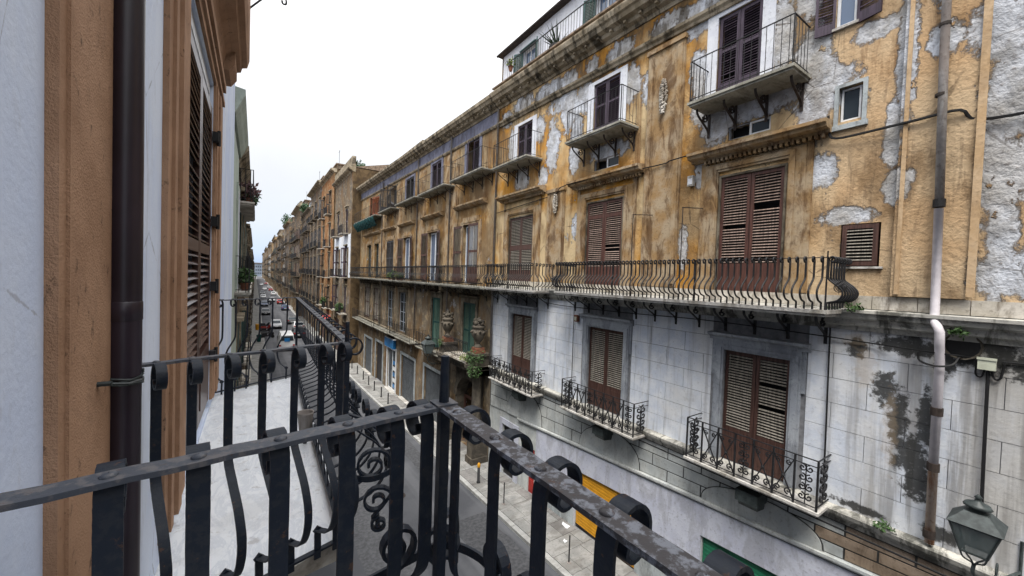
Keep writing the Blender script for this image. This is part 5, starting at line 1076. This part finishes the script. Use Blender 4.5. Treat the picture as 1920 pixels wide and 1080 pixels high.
t = thing('metal_cup', 'small metal cup standing by the balusters on the marble floor', 'cup', (.40,3.9,FZ)); add('body', MB().lathe((.40,3.9,FZ+.12),[(.001,0),(.05,0),(.065,.15),(.07,.155),(.07,.17),(.06,.165),(.045,.02),(.001,.02)],14,False), t, None, 'pipe_grey', True); add('stand', MB().tube([(.40,3.9,FZ),(.40,3.9,FZ+.12)], .016, 8).tube([(.40,3.9,FZ+.1),(.33,3.88,FZ+.07),(.32,3.88,FZ)], .008, 6), t, None, 'iron_far')
# ================================================================== street furniture
# old repairs in the asphalt, drawn as thin sheets
for i, (x0,x1,y0,y1) in enumerate(((6.2,7.7,8.5,13.0),(3.0,4.4,10,19.5),(6.8,7.6,17,27),(2.0,3.2,26,34),(5.0,6.4,22,25.5))):
    mb = MB(); n = 10; L_ = [(x0+random.uniform(-.06,.06), y0+(y1-y0)*q/n) for q in range(n+1)]; R_ = [(x1+random.uniform(-.06,.06), y0+(y1-y0)*q/n) for q in range(n+1)]
    for q in range(n): mb.poly([(*L_[q],zg(L_[q][1])+.004),(*R_[q],zg(R_[q][1])+.004),(*R_[q+1],zg(R_[q+1][1])+.004),(*L_[q+1],zg(L_[q+1][1])+.004)])
    add('asphalt_patch', mb, bpy.data.objects['road'], None, ('asphalt_dark','asphalt_pale')[i%2])
def bollard_mesh():
    return MB().lathe((0,0,0),[(.01,0),(.075,0),(.075,.06),(.05,.08),(.045,.62),(.06,.64),(.06,.68),(.045,.70),(.055,.76),(.045,.82),(.01,.85)],10,False).mesh('bollard_body','iron_far',True)
bm = bollard_mesh()
for i, (x,y) in enumerate(((8.9,44.0),(8.9,41.3),(8.85,38.5),(8.8,36.2),(8.75,34.0),(8.7,31.6),(8.65,29.5))):
    o = add('bollard', bm, None, T((x,y,zg(y)+.12))); o['label'] = 'plain black iron bollard in the row along the far kerb'; o['category'] = 'bollard'; o['group'] = 'bollards along the kerb'
yb = (8.56,14.97); t = thing('bollard', 'black bollard with a yellow cap by the portal', 'bollard', (yb[0],yb[1],zg(yb[1])+.12)); z = zg(yb[1])+.12
add('post', MB().lathe((yb[0],yb[1],z),[(.01,0),(.085,0),(.085,.05),(.06,.07),(.06,.72)],12), t, None, 'iron_far', True); add('cap', MB().lathe((yb[0],yb[1],z+.72),[(.065,0),(.075,.03),(.07,.14),(.04,.19),(.01,.20)],12,False), t, None, 'yellow', True)
for i, (x,y) in enumerate(((8.58,12.86),(8.49,8.85))):
    t = thing('thin_post', ('thin dark post on the pavement opposite the red door', 'thin dark post on the pavement opposite the yellow shutter')[i], 'post', (x,y,zg(y)+.12)); z = zg(y)+.12
    add('pole', MB().tube([(x,y,z),(x,y,z+.9)], .022, 8), t, None, 'iron_far'); add('foot', MB().lathe((x,y,z),[(.01,0),(.07,0),(.07,.02),(.03,.04)],10,False), t, None, 'pipe_grey')
for i, (x,y,w_,l_) in enumerate(((9.72,10.35,.10,.14),(9.1,9.7,.07,.05),(5.6,14.2,.08,.05))):
    c = Vector((x,y,zg(y)+(.135 if x > 8 else .006))); f = MB(); f.poly([c+Vector((-w_,-l_,0)),c+Vector((w_,-l_*.8,.02)),c+Vector((w_*.7,l_,.005)),c+Vector((-w_,l_*.9,.03))]); f.poly([c+Vector((-w_,l_*.9,.03)),c+Vector((w_*.7,l_,.005)),c+Vector((w_*.2,l_*1.5,.05))])
    o = add('litter', f, None, None, 'white_wood'); o['label'] = ('crumpled white paper by the yellow shutter edge','small white scrap on the paving near the yellow shutter','scrap of paper on the asphalt')[i]; o['category'] = 'litter'
# ================================================================== vehicles
def car(name, label, x, y, rz, paint, kind='car', group='cars in the street'):
    z = zg(y); t = thing(name, label, 'van' if kind == 'van' else 'car', (x,y,z), rz, group); W = T((x,y,z)) @ RZ(rz)
    if kind == 'van': L, Wd, bel, top = 4.9, .96, 1.25, 2.25; pr = [(-2.45,.35),(2.4,.35),(2.45,.8),(2.3,1.15),(2.0,1.3),(1.5,2.15),(1.2,2.25),(-2.3,2.25),(-2.42,2.1)]; cab = [(1.93,1.3),(1.5,2.08),(.9,2.1),(.9,1.3)]
    else: L, Wd, bel, top = 4.0, .84, .9, 1.45; pr = [(-2.0,.32),(1.95,.32),(2.0,.6),(1.9,.78),(1.0,.92),(.45,1.40),(.2,1.46),(-1.0,1.46),(-1.35,1.38),(-1.85,.95),(-2.0,.85)]; cab = [(.86,.95),(.40,1.36),(-1.05,1.38),(-1.6,.97)]
    m = MB(); n = len(pr)
    for q, (xx, k_) in enumerate(((-Wd,.0),(Wd,.0))): pass
    def wx(zz): return Wd if zz < bel else Wd-(zz-bel)*.28
    a = [(-wx(zz),yy,zz) for yy,zz in pr]; b = [(wx(zz),yy,zz) for yy,zz in pr]; m.poly(a); m.poly(b[::-1])
    for i in range(n): m.poly([a[i],b[i],b[(i+1)%n],a[(i+1)%n]])
    add('body', m, t, W, paint)
    g_ = MB()
    for s_ in (-1,1): g_.poly([(s_*(wx(zz)+.006),yy,zz) for yy,zz in cab])
    (y1_,z1_),(y2_,z2_) = ((.97,.95),(.47,1.40)) if kind == 'car' else ((1.97,1.36),(1.53,2.10)); o_ = .02
    g_.poly([(-Wd*.86,y1_+o_,z1_+.02),(Wd*.86,y1_+o_,z1_+.02),(wx(z2_)*.9,y2_+o_,z2_),(-wx(z2_)*.9,y2_+o_,z2_)])
    (y1_,z1_),(y2_,z2_) = ((-1.83,.99),(-1.40,1.36)) if kind == 'car' else ((-2.44,1.4),(-2.41,2.0))
    g_.poly([(-Wd*.8,y1_-o_,z1_),(Wd*.8,y1_-o_,z1_),(wx(z2_)*.85,y2_-o_,z2_),(-wx(z2_)*.85,y2_-o_,z2_)]); add('windows', g_, t, W, 'glass')
    ax = (1.25,-1.25) if kind == 'car' else (1.5,-1.5)
    for yy in ax:
        for s_ in (-1,1):
            wh = add('wheel', MB().lathe((s_*Wd-(.2 if s_ > 0 else 0),yy,.31),[(.01,0),(.31,0),(.31,.2),(.01,.2)],14,False,'x'), t, W, 'tyre'); add('rim', MB().lathe((s_*(Wd+.004),yy,.31),[(0,0),(.19,0),(.19,.004*s_),(0,.006*s_)],12,False,'x'), wh, W, 'rim')
    for s_ in (-1,1):
        add('headlight', MB().box(s_*Wd*.72-.16,s_*Wd*.72+.16,L/2-.10,L/2+.012,.58,.74), t, W, 'lens'); add('tail_light', MB().box(s_*Wd*.8-.11,s_*Wd*.8+.11,-L/2-.012,-L/2+.1,.72,.9), t, W, 'tail')
    add('number_plate', MB().box(-.26,.26,L/2+.0,L/2+.02,.42,.53).box(-.26,.26,-L/2-.02,-L/2,.5,.61), t, W, 'white_wood'); add('bumper', MB().box(-Wd*.98,Wd*.98,L/2-.12,L/2+.04,.34,.44).box(-Wd*.98,Wd*.98,-L/2-.04,-L/2+.12,.34,.44), t, W, 'black')
    return t
vt = car('white_van', 'white delivery van nearest along the street with blue panel on its back', 3.6, 60, 0, 'whitec', 'van', None)
vz = zg(60); add('back_panel', MB().box(3.3,3.9,57.5,57.54,vz+1.3,vz+1.75), vt, None, 'blue_sign')
car('silver_car', 'silver car driving towards the camera behind the white van', 3.3, 82, pi, 'silver', group=None)
for (x,y,r,p,lab) in ((2.2,107,pi,'blackc','dark car stopped behind the silver car'),(5.9,70,0,'blackc','black car parked on the right just past the white van'),(6.6,79,0,'whitec','white car parked between two dark cars on the right'),(6.2,88,0,'greyc','grey car parked level with the silver car'),(4.7,150,pi,'silver','pale car in the middle lane far along'),(2.6,168,pi,'whitec','white car far along by the left kerb'),(6.6,140,0,'redc','red car parked far along on the right'),(6.7,118,0,'bluec','dark blue car parked on the right'),(2.7,195,pi,'greyc','grey car in the far queue by left kerb'),(6.4,188,0,'whitec','white car in the far queue by right kerb'),(4.2,235,pi,'whitec','white car deep in the far queue'),(6.5,225,0,'redc','red car deep in the far queue'),(6.6,255,0,'silver','silver car deep in the far queue by right kerb'),(3.5,300,pi,'whitec','white car almost out of sight'),(6.4,320,0,'redc','red car almost out of sight'),(2.4,132,pi,'bluec','blue car behind the stopped dark car')):
    car('street_car', lab, x, y, r, p, group='cars in the street')
def scooter(label, x, y, rz, paint):
    z = zg(y); t = thing('scooter', label, 'scooter', (x,y,z), rz, 'scooters by the left kerb'); W = T((x,y,z)) @ RZ(rz)
    m = MB(); m.prism_y([(-.9,.35),(-.95,.6),(-.6,.72),(-.1,.70),(-.05,.38),(.35,.30),(.45,.35),(.62,.95),(.55,.98),(.35,.42),(.0,.25),(-.6,.25)],-.14,.14); add('body', m, t, W, paint)
    add('seat', MB().box(-.85,-.12,-.13,.13,.70,.80), t, W, 'black')
    for xx in (-.62,.66): add('wheel', MB().lathe((xx,-.05,.25),[(.01,0),(.25,0),(.25,.1),(.01,.1)],12,False,'y'), t, W, 'tyre')
    add('handlebar', MB().tube([(.52,-.33,1.05),(.58,0,1.0),(.52,.33,1.05)], .02, 6), t, W, 'iron_far'); add('headlight', MB().ball((.66,0,.95), .08, 8, 5), t, W, 'lens', True); return t
for i, (x,y,p) in enumerate(((1.75,70,'blackc'),(1.8,73,'greyc'),(1.75,76,'blackc'),(1.8,79.5,'redc'),(1.75,83,'blackc'))): scooter(('black scooter first in the row at the left kerb','grey scooter between black ones at the left kerb','black scooter next to the red one','red scooter in the row at the left kerb','black scooter last in the row at the left kerb')[i], x, y, .15, p)
for i, (x,y,p) in enumerate(((.6,66,'net'),(.45,79,'yellow'))):
    z = zg(y)+.12; t = thing('waste_bin', ('teal bin on the left pavement','yellow bin on the left pavement')[i], 'bin', (x,y,z)); add('body', MB().lathe((x,y,z),[(.25,.05),(.3,.95)],10), t, None, p); add('lid', MB().lathe((x,y,z+.95),[(.33,0),(.33,.06),(.1,.14)],10), t, None, p)
t = thing('awning', 'small red awning over a shop past the white patched house', 'awning', (8.2,60,-6.6)); f = MB(); f.poly([(8.88,58.5,-6.2),(8.88,62.5,-6.2),(7.7,62.5,-6.9),(7.7,58.5,-6.9)]); f.poly([(7.7,58.5,-6.9),(7.7,62.5,-6.9),(7.7,62.5,-7.15),(7.7,58.5,-7.15)]); add('cloth', f, t, None, 'red'); add('arm', MB().tube([(8.88,58.5,-7),(7.7,58.5,-6.9)], .02, 5), t, None, 'iron_far'); add('arm', MB().tube([(8.88,62.5,-7),(7.7,62.5,-6.9)], .02, 5), t, None, 'iron_far')
# ------------------------------------------------------------------ lift everything so that eye level is H
for o in list(bpy.data.objects):
    if o.parent is None and o.type in ('MESH','EMPTY'): o.location.z += H
